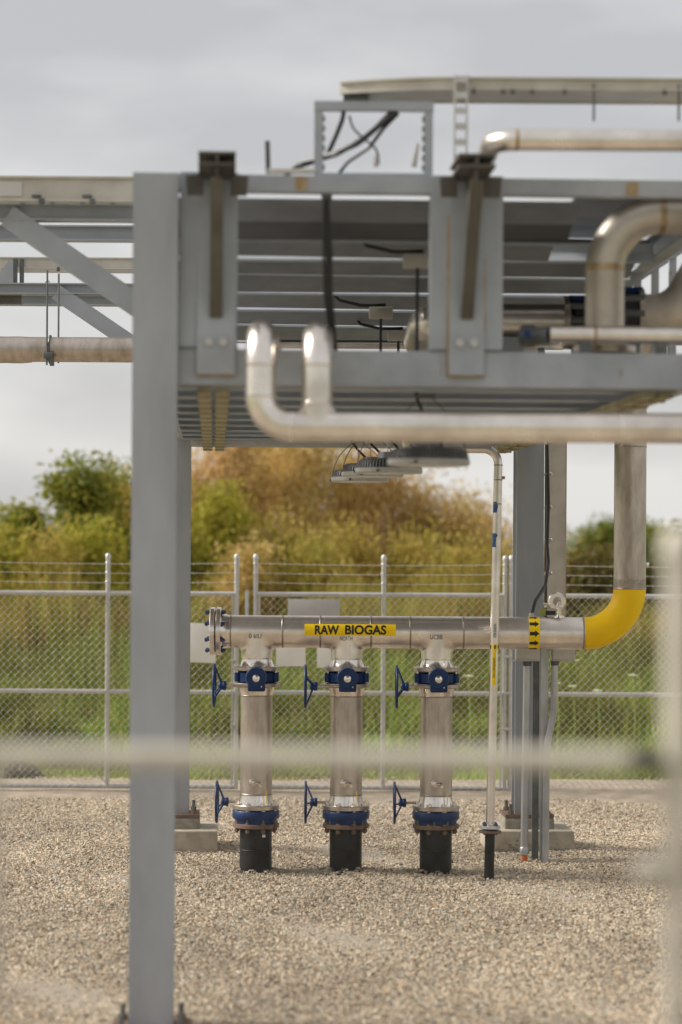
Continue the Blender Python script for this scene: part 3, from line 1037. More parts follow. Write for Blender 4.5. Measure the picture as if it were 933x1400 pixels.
# far frame
m = MB().hbeam(RK(0.1, 6.7, 3.03), RK(2.5, 6.7, 3.03), 0.15, 0.10, 0.010, 0.008)
rpart('lower_beam', m, 'beam_paint')
m = MB().hbeam(RK(0.1, 6.7, 3.80), RK(2.5, 6.7, 3.80), 0.15, 0.10, 0.010, 0.008)
rpart('upper_beam', m)
# long beams along both sides
for u in (0.0, 2.6):
    for z in (3.06, 3.80):
        m = MB().hbeam(RK(u, 0.11, z), RK(u, 6.59, z), 0.12, 0.09, 0.009, 0.007)
        rpart('side_beam', m)
# upper level: lipped cross beams with soffit panels that slope down between them
LIPS = (0.10, 0.66, 1.36, 2.15, 3.05, 4.05, 5.15, 6.35)
for k, v in enumerate(LIPS):
    tl = 0.012 * math.sin(k * 2.3 + 0.5)
    if k:
        lp = 0.055 + 0.03 * (k % 2)
        prof = [(0.0, 3.80), (0.012, 3.80), (0.012, 3.69 + lp), (-lp + 0.012, 3.69), (-lp, 3.69), (-lp, 3.702), (0.0, 3.70 + lp)]
        m = MB()
        pts = [RK(0.05, v + a_, z_ + tl) for a_, z_ in prof] + [RK(2.55 if k > 1 else 1.985, v + a_, z_ - tl * 0.5) for a_, z_ in prof]
        nP = len(prof)
        m.add(pts, [tuple(range(nP)), tuple(range(nP, 2 * nP))] + [(i, (i + 1) % nP, (i + 1) % nP + nP, i + nP) for i in range(nP)])
        rpart('cross_beam', m)
    if k < len(LIPS) - 1:
        gap = LIPS[k + 1] - v
        for q, (f0, f1, z0, z1) in enumerate(((0.03, 0.47, 3.83, 3.765), (0.49, 0.86, 3.782, 3.706))):
            v0, v1 = f0 * gap, f1 * gap
            ue = 1.985 if k < 2 else 2.535
            tw = 0.007 * math.sin(k * 1.9 + q * 2.1 + 0.4)
            c = RK((0.065 + ue) / 2, v + (v0 + v1) / 2, (z0 + z1) / 2)
            d = (RV * (v1 - v0) + UP * (z1 - z0))
            L_ = d.length
            d.normalize()
            ax = (RU + UP * tw).normalized()
            rpart('soffit_panel', MB().obox(c, ax, d, ax.cross(d), ue - 0.065, L_, 0.010), ('soffit_shaded', 'soffit_grey')[(q + (k == 0)) % 2])
rpart('soffit_panel', MB().obox(RK(2.26, 1.02, 3.905), RU, RV, UP, 0.52, 1.74, 0.012), 'soffit_grey')
# cross beams, lower level
for k, v in enumerate((0.7, 1.4, 2.1, 2.8, 3.5, 4.2, 4.9, 5.5, 6.1)):
    m = MB().hbeam(RK(0.05, v, 3.05), RK(2.55, v, 3.05), 0.14, 0.10, 0.010, 0.008)
    rpart('cross_beam', m)
# grating bars of the lower deck
for k in range(16):
    v = 0.35 + 0.4 * k
    m = MB().bar(RK(0.06, v, 3.135), RK(2.54, v, 3.135), 0.07, 0.014)
    rpart('deck_slat', m, 'rack_paint')
# paired struts slung below the deck
for u in (0.225, 0.31, 2.30, 2.385):
    m = MB()
    m.bar(RK(u, 0.09, 2.935), RK(u, 6.62, 2.935), 0.062, 0.03)
    for k in range(14):
        m.bar(RK(u, 0.3 + 0.46 * k, 2.917), RK(u, 0.36 + 0.46 * k, 2.917), 0.07, 0.008)
    rpart('slung_strut', m, 'olive_strut')
m = MB()
for k in range(3):
    m.bar(RK(0.1, 6.25 + 0.16 * k, 2.965), RK(2.5, 6.25 + 0.16 * k, 2.965), 0.03, 0.03)
rpart('deck_strut', m, 'galv')

# stub posts with bolted brackets that carry a cap plate on a knee gusset
bolt_face = bolt_mesh('galv', r=0.014, head=0.012, shank=0.03)


def stub_post(px0, px1, plate0, plate1, cap0, cap1):
    Yf = 11.07
    f = lambda q, yy=400: (P(q, yy, Yf) - RO).dot(RU)
    u0, u1 = f(px0), f(px1)
    m = MB()
    m.obox(RK((u0 + u1) / 2, 0.0, (ZL1 + ZU1) / 2 + 0.003), RU, RV, UP, u1 - u0, 0.09, ZU1 - ZL1 + 0.01)
    pst = rpart('stub_post', m, 'rack_paint')
    q0, q1 = f(plate0), f(plate1)
    zb = P(plate0, 510, 11.0).z
    m = MB().obox(RK((q0 + q1) / 2, -0.056, (zb + ZU1) / 2), RU, RV, UP, q1 - q0, 0.016, ZU1 - zb)
    br = rpart('bracket', m, 'rack_paint')
    qc = (q0 + q1) / 2
    zk = P(plate0, 432, 11.0).z
    zc = P(cap0, 207, 10.65).z
    # knee web and sloped flange
    m = MB()
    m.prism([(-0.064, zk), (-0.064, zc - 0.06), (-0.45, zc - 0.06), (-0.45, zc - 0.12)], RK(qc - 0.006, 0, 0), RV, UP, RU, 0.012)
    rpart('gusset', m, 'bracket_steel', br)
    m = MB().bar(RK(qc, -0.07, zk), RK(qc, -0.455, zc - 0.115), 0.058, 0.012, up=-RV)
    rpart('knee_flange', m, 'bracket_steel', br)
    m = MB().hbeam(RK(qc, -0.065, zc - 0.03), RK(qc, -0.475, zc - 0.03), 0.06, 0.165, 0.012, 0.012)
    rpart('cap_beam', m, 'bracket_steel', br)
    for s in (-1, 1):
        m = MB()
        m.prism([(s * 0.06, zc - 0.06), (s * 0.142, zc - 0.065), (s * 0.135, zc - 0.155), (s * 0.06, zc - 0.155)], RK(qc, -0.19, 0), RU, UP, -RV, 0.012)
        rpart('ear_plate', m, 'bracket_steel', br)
    if px0 > 400:
        for (qq, zz0, zz1, ww) in ((q0 - 0.004, zb - 0.01, ZU0 - 0.1, 0.012), (q1 + 0.003, zb + 0.2, ZU0 - 0.3, 0.008)):
            rpart('rust_seam', MB().obox(RK(qq, -0.049, (zz0 + zz1) / 2), RU, RV, UP, ww, 0.009, zz1 - zz0), 'rust_stain', br)
    rpart('rust_seam', MB().obox(RK(qc, -0.05, zb - 0.004), RU, RV, UP, q1 - q0 + 0.01, 0.012, 0.010), 'rust_stain', br)
    zl = P(plate0, 466, 11.0).z
    for s in (-0.033, 0.033):
        o = inst('bolt', bolt_face, br, RK(qc + s, -0.065, zl), rot=(R(90), 0, TH))
    # weld seam line where post meets beam
    m = MB().obox(RK((u0 + u1) / 2, -0.046, ZL1 + 0.004), RU, RV, UP, u1 - u0 + 0.004, 0.006, 0.008)
    rpart('weld_seam', m, 'strut_dark', pst)
    return zc


stub_post(246, 325, 270, 322, 270, 320)
zc2 = stub_post(590, 690, 616, 664, 637, 686)

# cantilevered wing to the left: beams with knee braces
WY1, WY2 = 13.45, 17.75


def wing_beam(py0, py1, Y, px_r, mt='rack_paint', w=0.11):
    a, b = P(-160, (py0 + py1) / 2, Y), P(px_r, (py0 + py1) / 2, Y)
    b.z = a.z = P(90, (py0 + py1) / 2, Y).z
    d = (py1 - py0) * Y / KF
    m = MB().hbeam(a, b, d, w, 0.010, 0.03)
    rpart('wing_beam', m, mt)


wing_beam(280, 303, WY1, 215)
wing_beam(309, 330, 14.7, 225)
wing_beam(388, 403, WY2, 235)
wing_beam(404, 418, 18.7, 245)
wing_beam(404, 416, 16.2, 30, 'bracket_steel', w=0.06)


def knee(p0, p1, w, d):
    m = MB().bar(p0, p1, w, d)
    rpart('knee_brace', m)


knee(P(12, 296, WY1), P(215, 437, WY1), 0.10, 0.125)
knee(P(78, 400, WY2), P(225, 500, WY2), 0.10, 0.115)

# ------------------------------------------------------------------ cable trays and wing furniture
tr = thing('cable_tray', 'pale beige cable tray with white label lying on the near wing beam', 'cable tray', P(90, 277, 13.3))
a, b = P(-160, 260, 13.3), P(213, 260, 13.3)
a.z = b.z = P(90, 260, 13.3).z
m = MB()
hh = 34 * 13.3 / KF
m.bar(a, b, 0.004, hh)
m.bar(a + UP * (hh / 2), b + UP * (hh / 2), 0.05, 0.012)
m.bar(a - UP * (hh / 2 - 0.01), b - UP * (hh / 2 - 0.01), 0.05, 0.012)
m.build('side_rail', 'tray_beige', tr)
MB().bar(a + Vector((0, 0.35, 0)), b + Vector((0, 0.35, 0)), 0.004, hh).build('side_rail', 'tray_beige', tr)
for k in range(9):
    p = a.lerp(b, (k + 0.5) / 9) - UP * (hh / 2 - 0.02)
    MB().bar(p, p + Vector((0, 0.35, 0)), 0.03, 0.012).build('rung', 'tray_beige', tr)
p0, p1 = P(-8, 248, 13.29), P(30, 268, 13.29)
MB().box(((p0.x + p1.x) / 2, 13.292, (p0.z + p1.z) / 2), (p1.x - p0.x, 0.004, p0.z - p1.z)).build('label_plate', 'sign_white', tr)
for px in (50, 119):
    c = P(px, 268, 13.28)
    m = MB().box(c, (0.05, 0.02, 0.012)).box(c + Vector((0.03, 0, -0.03)), (0.03, 0.03, 0.03))
    m.build('clamp', 'strut_dark', tr)

tr = thing('cable_tray', 'slim pale cable tray on a stand above the far wing beam', 'cable tray', P(90, 388, 17.9))
a, b = P(-120, 360, 17.9), P(228, 360, 17.9)
a.z = b.z = P(90, 360, 17.9).z
hh = 14 * 17.9 / KF
m = MB().bar(a, b, 0.004, hh)
m.bar(a + UP * hh / 2, b + UP * hh / 2, 0.04, 0.01)
m.bar(a - UP * hh / 2, b - UP * hh / 2, 0.04, 0.01)
m.build('side_rail', 'tray_beige', tr)
MB().bar(a + Vector((0, .3, 0)), b + Vector((0, .3, 0)), 0.004, hh).build('side_rail', 'tray_beige', tr)
zb = P(90, 388, 17.9).z
for px in (21, 30, -100):
    c = P(px, 360, 17.88)
    MB().box((c.x, 17.89, (c.z + zb) / 2), (0.03, 0.03, c.z - zb + 0.06)).build('stand_leg', 'strut_dark', tr)
c = P(80, 368, 17.88)
MB().bbox(c, (0.022, 0.03, 0.03), 0.004).build('clamp', 'strut_dark', tr)
c0 = P(18, 388, 17.7)
m = MB().prism([(0, 0), (0, 0.17), (-0.03, 0.17), (-0.16, 0)], c0, (1, 0, 0), (0, 0, 1), (0, 1, 0), 0.012)
rpart('wing_gusset', m)
m = MB().torus(P(65, 386, 17.75), (0, 1, 0), 0.014, 0.005, 12, 6)
rpart('lifting_eye', m, 'galv')

# hung insulated pipe
YP = 17.3
root = thing('hung_pipe', 'ribbed silver clad pipe hung on rods under the wing', 'pipe', P(90, 495, YP))
a, b = P(-160, 478, YP), P(236, 478, YP)
a.z = b.z = P(90, 478, YP).z
rad = 17 * YP / KF
nn = 150
prof = [((b.x - a.x) * i / nn, rad * (1.0 + 0.012 * (i % 2))) for i in range(nn + 1)]
MB().lathe(a, (1, 0, 0), prof, 28).build('cladding', 'stainless_drop', root, sharp=60)
jl = P(44, 478, YP).x
m = MB()
pr = []
for i in range(18):
    t = i / 17
    pr.append(((jl - a.x) * t, rad * (1.06 + 0.03 * random.random())))
pr[-1] = (pr[-1][0], rad * 1.01)
m.lathe(a - Vector((0, 0, 0.004)), (1, 0, 0), pr, 28)
m.build('jacket', 'stainless_drop', root, sharp=60)
c = P(69, 478, YP)
MB().torus((c.x, YP, a.z), (1, 0, 0), rad + 0.008, 0.009, 28, 6).build('clamp_ring', 'strut_dark', root)
zt = P(67, 410, YP).z
MB().cyl((c.x - 0.012, YP - 0.10, a.z - rad - 0.03), (c.x - 0.012, YP - 0.10, zt + 0.2), 0.0075, seg=6).build('hanger_rod', 'strut_dark', root)
MB().cyl((c.x + 0.045, YP + 0.11, a.z - rad), (c.x + 0.045, YP + 0.11, zt + 0.2), 0.0075, seg=6).build('hanger_rod', 'strut_dark', root)
MB().bbox((c.x, YP - 0.1, a.z - 0.05), (0.07, 0.04, 0.045), 0.005).box((c.x + 0.025, YP - 0.1, a.z - rad - 0.005), (0.03, 0.03, 0.06)).build('clamp_block', 'strut_dark', root)

# ------------------------------------------------------------------ on top of the rack
# strut portal with cables
YG = 11.2
pg = thing('strut_portal', 'grey slotted-channel portal frame standing on the rack top beam', 'frame', P(511, 238, YG))
zg0, zg1 = ZU1 + 0.004, P(511, 146, YG).z
for px in (436, 586):
    x = P(px, 190, YG).x
    m = MB()
    m.box((x, YG, (zg0 + zg1) / 2), (0.040, 0.04, zg1 - zg0))
    m.build('upright', 'rack_paint', pg)
    s = 1 if px < 500 else -1
    for k in range(6):
        MB().box((x + s * 0.024, YG, zg0 + 0.05 + k * 0.045), (0.010, 0.03, 0.024)).build('channel_lip', 'strut_dark', pg)
x0, x1 = P(430, 150, YG).x, P(593, 150, YG).x
MB().box(((x0 + x1) / 2, YG - 0.003, zg1 + 0.0), (x1 - x0, 0.046, 0.042)).build('header', 'rack_paint', pg)
MB().box(((x0 + x1) / 2, YG, zg0 + 0.012), (x1 - x0 - 0.08, 0.036, 0.022)).build('sill', 'rack_paint', pg)
cb = thing('cable_bundle', 'black cables sagging through the portal frame above the rack', 'cable', P(440, 225, YG))
for (pts, rr) in (([(385, 244, .35), (405, 228, .3), (440, 217, .1), (490, 196, 0), (533, 160, -.02), (545, 148, 0)], 0.014),
                  ([(415, 222, .2), (460, 212, .05), (505, 184, 0.02), (536, 152, 0)], 0.011),
                  ([(447, 214, .1), (460, 185, .05), (470, 160, .0), (470, 150, 0)], 0.011),
                  ([(462, 240, .12), (475, 222, .1), (505, 202, .05), (525, 175, .0), (545, 155, 0)], 0.009),
                  ([(478, 158, .0), (482, 175, .02), (500, 192, .03), (517, 202, .05), (518, 225, .05)], 0.005)):
    pp = [P(q[0], q[1], YG + q[2]) for q in pts]
    MB().tube(bend_path(pp, 0.08, 5), rr, 8).build('cable', 'cable_black', cb)
MB().cyl(P(514, 228, YG), P(515, 212, YG), 0.011, 0.007, 8).build('gland', 'box_beige', cb)
MB().cyl(P(566, 228, YG), P(572, 196, YG), 0.013, 0.006, 8).build('gland', 'box_beige', cb)

# small stand left of the portal
st = thing('angle_stand', 'small upright angle iron on a flat strip left of the strut portal', 'bracket', P(366, 236, YG))
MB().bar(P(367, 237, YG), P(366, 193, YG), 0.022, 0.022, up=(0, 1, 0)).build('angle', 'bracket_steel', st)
MB().bar(P(366, 234, YG), P(432, 234, YG), 0.05, 0.018).build('strip', 'tray_beige', st)

# big cable tray sweeping back
ct = thing('cable_tray', 'curved beige cable tray on a strut post above the rack', 'cable tray', P(640, 235, 11.3))
zt1, zt0 = P(800, 107, 11.2).z, P(800, 124, 11.2).z


def rail_path(off):
    pts = [(P(1150, 110, 11.2).x, 11.2 + off), (P(680, 110, 11.2).x, 11.2 + off)]
    xs = P(640, 110, 11.2).x
    cxr, cyr, rad_ = xs, 11.2 + 1.35, 1.35 - off
    for k in range(1, 9):
        an = R(3.25 * k)
        pts.append((cxr - rad_ * math.sin(an), cyr - rad_ * math.cos(an)))
    return pts


for off in (0.0, 0.34):
    pts = rail_path(off)
    m = MB()
    vs_ = []
    H2 = zt1 - zt0
    prof = [(-0.022, zt1), (-0.022, zt1 - 0.008), (-0.002, zt1 - 0.008), (-0.002, zt0 + 0.008), (-0.022, zt0 + 0.008), (-0.022, zt0), (0.002, zt0), (0.002, zt1)]
    nP = len(prof)
    for (x, y) in pts:
        for (o_, z) in prof:
            vs_.append((x, y + o_, z))
    fs_ = []
    for j in range(len(pts) - 1):
        for i in range(nP):
            i2 = (i + 1) % nP
            fs_.append((j * nP + i, j * nP + i2, (j + 1) * nP + i2, (j + 1) * nP + i))
    fs_ += [tuple(range(nP)), tuple(range((len(pts) - 1) * nP, len(pts) * nP))]
    m.add(vs_, fs_)
    m.build('side_rail', 'tray_beige', ct)
A_, B_ = rail_path(0.0), rail_path(0.34)
m = MB()
m.add([(x, y, zt0 + 0.006) for x, y in A_] + [(x, y, zt0 + 0.006) for x, y in B_] + [(x, y, zt0 + 0.011) for x, y in A_] + [(x, y, zt0 + 0.011) for x, y in B_],
      [(i, i + 1, i + 1 + len(A_), i + len(A_)) for i in range(len(A_) - 1)] + [(i + 2 * len(A_), i + 1 + 2 * len(A_), i + 1 + 3 * len(A_), i + 3 * len(A_)) for i in range(len(A_) - 1)])
m.build('bottom_sheet', 'tray_beige', ct)
MB().box(((A_[-1][0] + B_[-1][0]) / 2, (A_[-1][1] + B_[-1][1]) / 2 - 0.02, zt0 - 0.010), (0.12, 0.26, 0.022)).build('foot_pad', 'strut_dark', ct)
xq = P(630, 180, 11.17).x
m = MB()
m.box((xq - 0.028, 11.16, (ZU1 + zt1) / 2), (0.008, 0.05, zt1 - ZU1))
m.box((xq + 0.028, 11.16, (ZU1 + zt1) / 2), (0.008, 0.05, zt1 - ZU1))
nh = 6
for k in range(nh + 1):
    z = ZU1 + 0.02 + (zt1 - ZU1 - 0.04) * k / nh
    m.box((xq, 11.138, z), (0.05, 0.006, 0.03))
m.build('strut_post', 'galv', ct)
for px in (812, 928):
    x = P(px, 130, 11.2).x
    MB().cyl((x, 11.19, zt1 - 0.03), (x, 11.19, P(px, 166, 11.2).z), 0.006, seg=6).build('drop_rod', 'strut_dark', ct)
for px in (648, 688, 701, 728, 772, 909):
    x = P(px, 130, 11.2).x
    MB().lathe((x, 11.19, zt0 - 0.02), UP, [(0, 0.008), (0.02, 0.012), (0.03, 0.012)], 8).build('fixing', 'strut_dark', ct)

# upper small pipe resting on the right bracket, elbow going back
YU = 10.78
zt_p = P(800, 192, YU)
rp = 14.5 * YU / KF
up_pipe = thing('steel_pipe', 'slim stainless pipe with elbow resting on the rack bracket cap', 'pipe', P(690, 207, YU))
xa = P(668, 192, YU).x
pth = bend_path([(xa + 0.02, YU + 0.9, zt_p.z), (xa + 0.02, YU, zt_p.z), (P(1150, 192, YU).x, YU, zt_p.z)], 0.13, 12)
MB().tube(pth, rp, 24).build('pipe', 'stainless', up_pipe)
for px in (707,):
    x = P(px, 192, YU).x
    MB().lathe((x - 0.008, YU, zt_p.z), (1, 0, 0), [(0, rp + 0.0005), (0.006, rp + 0.003), (0.016, rp + 0.0005)], 24, caps=False).build('weld', 'weld_brown', up_pipe)

# ------------------------------------------------------------------ inside the rack: deck pipes
DECK = 3.145
# header pipe lying on the lower deck (elbow end turned back)
YD = 13.6
zD = P(735, 441, YD).z
rD = 0.105
dp = thing('deck_pipe', 'fat stainless pipe lying across the lower deck behind the stub post', 'pipe', (P(700, 434, YD).x, YD, DECK))
xe = P(585, 440, YD).x
pth = bend_path([(xe, YD + 1.2, zD), (xe, YD, zD), (P(770, 434, YD).x, YD, zD)], 0.22, 12)
MB().tube(pth, rD, 28).build('pipe', 'stainless', dp)
MB().lathe((P(770, 434, YD).x, YD, zD), (1, 0, 0), [(0, 0.15), (0.03, 0.15)], 28).build('flange', 'stainless_drop', dp)
MB().box((P(700, 434, YD).x, YD, (DECK + zD - rD) / 2 + 0.005), (0.12, 0.2, zD - rD - DECK + 0.02)).build('saddle', 'rack_paint', dp)
# thin light pipe on the deck
dp2 = thing('deck_pipe', 'thin pale pipe running along the deck edge under the fat one', 'pipe', (P(500, 471, 16.6).x, 16.6, DECK))
z_ = P(480, 471, 16.6).z
MB().cyl((P(345, 470, 16.6).x, 16.6, z_), (P(770, 470, 16.6).x, 16.6, z_), 0.03, seg=14).build('pipe', 'stainless_bright', dp2)
for px in (420, 600, 740):
    MB().box((P(px, 470, 16.6).x, 16.6, (DECK + z_) / 2), (0.04, 0.05, abs(z_ - DECK) + 0.02)).build('saddle', 'strut_dark', dp2)
# dark lug valves at the pipe ends
for (px, py, Y, lb) in ((792, 441, 13.6, 'dark lug valve bolted to the end of the fat deck pipe'), (862, 432, 12.7, 'dark lug valve joined to the sloping steel elbow')):
    c = P(px, py, Y)
    lv = thing('lug_valve', lb, 'valve', (c.x, c.y, DECK))
    MB().lathe(c - Vector((0.035, 0, 0)), (1, 0, 0), [(0, 0.125), (0.004, 0.13), (0.066, 0.13), (0.07, 0.125)], 28).build('body', 'cable_black', lv)
    for k in range(10):
        a = 2 * PI * k / 10
        q = c + Vector((0, math.cos(a), math.sin(a))) * 0.135
        MB().cyl(q - Vector((0.06, 0, 0)), q + Vector((0.06, 0, 0)), 0.02, seg=8).build('lug', 'valve_blue' if k % 3 == 0 else 'strut_dark', lv)
    MB().box((c.x, c.y, (DECK + c.z - 0.12) / 2), (0.08, 0.1, max(0.03, c.z - 0.12 - DECK))).build('foot', 'strut_dark', lv)
# gooseneck
YN = 11.5
rg = 26.5 * YN / KF
gn = thing('gooseneck_pipe', 'large stainless gooseneck pipe rising from the deck and bending over', 'pipe', (P(827, 445, YN).x, YN, DECK))
xg_, zg_ = P(827, 400, YN).x, P(827, 293, YN).z
pth = bend_path([(xg_, YN, DECK), (xg_, YN, zg_), (P(1150, 293, YN).x, YN, zg_)], 0.27, 16)
MB().tube(pth, rg, 32).build('pipe', 'stainless_matt', gn)
zw = P(827, 366, YN).z
MB().lathe((xg_, YN, zw - 0.02), UP, [(0, rg + 0.0008), (0.01, rg + 0.003), (0.035, rg + 0.0008)], 32, caps=False).build('weld', 'weld_brown', gn)
xw = P(905, 293, YN).x
MB().lathe((xw - 0.015, YN, zg_), (1, 0, 0), [(0, rg + 0.0008), (0.01, rg + 0.003), (0.03, rg + 0.0008)], 32, caps=False).build('weld', 'weld_brown', gn)
MB().lathe((xg_, YN, DECK), UP, [(0, 0.15), (0.03, 0.15)], 28).build('flange', 'stainless_drop', gn)
# sloping elbow further right
YE = 12.7
el = thing('elbow_pipe', 'short stainless elbow climbing away from the dark lug valve', 'pipe', (P(900, 470, YE).x, YE, DECK))
rE = 0.115
pE = P(872, 432, YE)
pth = bend_path([pE, P(925, 432, YE), P(985, 330, YE), P(1080, 330, YE)], 0.22, 10)
MB().tube(pth, rE, 28).build('pipe', 'stainless_matt', el)
MB().lathe(pE - Vector((0.002, 0, 0)), (1, 0, 0), [(0, 0.145), (0.03, 0.145)], 28).build('flange', 'stainless_drop', el)
# near small pipe on the lower beam, with check valve at its end
YS = 11.25
zS = P(840, 458, YS).z
rS = 12.5 * YS / KF
sp = thing('steel_pipe', 'small stainless pipe with dark end coupling lying along the lower rack beam', 'pipe', (P(830, 470, YS).x, YS, ZL1))
MB().cyl((P(752, 458, YS).x, YS, zS), (P(1150, 458, YS).x, YS, zS), rS, seg=24).build('pipe', 'stainless', sp)
x = P(814, 458, YS).x
MB().lathe((x - 0.008, YS, zS), (1, 0, 0), [(0, rS + 0.0005), (0.006, rS + 0.003), (0.016, rS + 0.0005)], 24, caps=False).build('weld', 'weld_brown', sp)
m = MB().lathe((P(716, 462, YS).x, YS + 0.12, zS), (1, -0.6, 0), [(0, 0.03), (0.01, 0.055), (0.06, 0.055), (0.08, 0.042), (0.15, 0.045)], 24)
m.build('coupling', 'strut_dark', sp)
MB().bbox(P(721, 457, YS - 0.02), (0.035, 0.05, 0.04), 0.006).build('handle', 'valve_blue', sp)
for px in (800, 905):
    MB().box((P(px, 470, YS).x, YS, (ZL1 + zS - rS) / 2), (0.05, 0.06, max(0.012, zS - rS - ZL1 + 0.02))).build('saddle', 'strut_dark', sp)

# sloping ladder tray at the right
lt = thing('ladder_tray', 'grey ladder tray sloping up behind the gooseneck pipe', 'cable tray', (P(900, 400, 13.4).x, 13.4, DECK))
for d_ in (0, 0.3):
    MB().bar(P(850, 392, 13.4) + Vector((0, d_, 0)), P(1010, 285, 13.4) + Vector((0, d_, 0)), 0.02, 0.05).build('side_rail', 'rack_paint', lt)
for k in range(8):
    q = P(858 + 20 * k, 387 - 13.4 * k, 13.4)
    MB().bar(q, q + Vector((0, 0.3, 0)), 0.03, 0.02).build('rung', 'rack_paint', lt)
for k in range(5):
    q = P(872 + 24 * k, 380 - 16 * k, 13.42)
    MB().bar(q, (q.x, q.y, DECK), 0.04, 0.03, up=(0, 1, 0)).build('leg', 'rack_paint', lt)

# hanging black cable bundle
cbl = thing('cable_bundle', 'black cable bundle hanging inside the near frame', 'cable', (P(449, 470, 11.2).x, 11.2, DECK))
for k, dx in enumerate((-5, 0, 4, 7)):
    pp = [P(447 + dx * .3, 258, 11.17), P(446 + dx * 0.5, 285, 11.17), P(447 + dx * 0.9, 345, 11.18), P(448 + dx * 0.8, 400, 11.19), P(453 + dx * 0.6, 450, 11.22), P(462, 490, 11.6)]
    MB().tube(bend_path(pp, 0.2, 4), 0.0065, 8).build('cable', 'cable_black', cbl)
MB().bbox(P(447, 268, 11.17), (0.05, 0.04, 0.03), 0.005).build('clip', 'strut_dark', cbl)

# ------------------------------------------------------------------ round LED lamps under the deck
LAMPS = [(492.5, 659, 79.5, 'outermost', 0), (509, 652, 84.5, '', 1), (532, 647.5, 92, '', 2), (586.5, 637, 113, '', 3)]
LL = ['round ribbed lamp at the far end of the row under the rack', 'round ribbed lamp second from the far end of the row under the rack',
      'round ribbed lamp third from the far end of the row under the rack', 'round ribbed lamp under the near half of the rack, beside the thin pipe elbow']
LR = 0.205
BOX = [None, (545, 459), (521, 428), (571, 357)]
for (px, pyb, wpx, _, k) in LAMPS:
    k_ = wpx / (2 * LR)
    Y = KF / k_
    c = P(px, pyb, Y)
    c.x = P(px, pyb - 10, Y).x
    root = thing('round_lamp', LL[k], 'lamp', c, 'round lamps under the rack')
    m = MB().lathe(c, UP, [(0, LR * 0.95), (0.004, LR * 0.985), (0.010, LR), (0.030, LR), (0.034, LR * 0.97)], 48)
    m.build('rim', 'light_rim', root)
    MB().lathe(c - UP * 0.003, UP, [(0, LR * 0.80), (0.006, LR * 0.86)], 40).build('lens', 'light_lens', root)
    m = MB().lathe(c + UP * 0.026, UP, [(0, LR * 0.86), (0.05, LR * 0.76), (0.07, LR * 0.35), (0.105, LR * 0.30)], 40)
    m.build('housing', 'light_housing', root)
    m = MB()
    for q in range(60):
        a = 2 * PI * q / 60
        e = Vector((math.cos(a), math.sin(a), 0))
        s = Vector((-math.sin(a), math.cos(a), 0))
        m.prism([(LR * 0.33, 0.030), (LR * 0.975, 0.030), (LR * 0.95, 0.062), (LR * 0.84, 0.086), (LR * 0.33, 0.092)], c - s * 0.003, e, UP, s, 0.006)
    m.build('heat_fin', 'light_housing', root, stuff=True)
    for q in range(3):
        a = 2 * PI * q / 3 - PI / 2 + 0.35 * (q - 1)
        e = Vector((math.cos(a), math.sin(a), 0))
        MB().box(c + e * (LR + 0.005) + UP * 0.012, (0.014, 0.014, 0.014)).build('lug', 'strut_dark', root)
    top = Vector((c.x - 0.02, c.y + 0.0, 2.96))
    for q in (-1, 1, 0):
        e0 = c + Vector((q * LR * 0.98, -0.02 if q else -LR * 0.9, 0.02))
        mid = c.lerp(top, 0.62) + Vector((q * LR * 0.75, -0.03, 0.0))
        MB().tube(bend_path([e0, mid, top + Vector((q * 0.03, 0, 0))], 0.25, 6), 0.0032, 6).build('suspension_wire', 'galv_wire' if q == 0 else 'strut_dark', root)
    MB().tube(bend_path([c + Vector((0.06, -0.03, 0.06)), c + Vector((0.06, -0.03, 0.15)), c + Vector((-0.02, 0, 0.23)), top + Vector((-.05, 0, 0.02))], 0.05, 6), 0.008, 8).build('cable', 'cable_black', root)
    MB().cyl(c + Vector((0.06, -0.03, 0.05)), c + Vector((0.06, -0.03, 0.095)), 0.012, seg=8).build('gland', 'cable_black', root)
    if BOX[k]:
        bp_ = P(*BOX[k], Y)
        bp_.z = min(bp_.z, 3.71)
        MB().bbox(bp_ - UP * 0.0, (0.145, 0.09, 0.07), 0.008).build('junction_box', 'box_beige', root)
        MB().cyl(bp_ - UP * 0.03, (bp_.x, bp_.y, 2.97), 0.009, seg=8).build('drop_cable', 'cable_black', root)
        MB().tube([bp_ + Vector((-0.34, 0.05, max(0.16, 3.80 - bp_.z))), bp_ + Vector((-0.25, 0, 0.075)), bp_ + Vector((-0.12, 0, 0.045)), bp_ + Vector((-0.05, 0, 0.045)), bp_ + Vector((0.03, 0, 0.05))], 0.010, 8).build('feed_cable', 'cable_black', root)
    MB().box((top.x, top.y, 2.965), (0.10, 0.05, 0.02)).build('ceiling_hook', 'strut_dark', root)

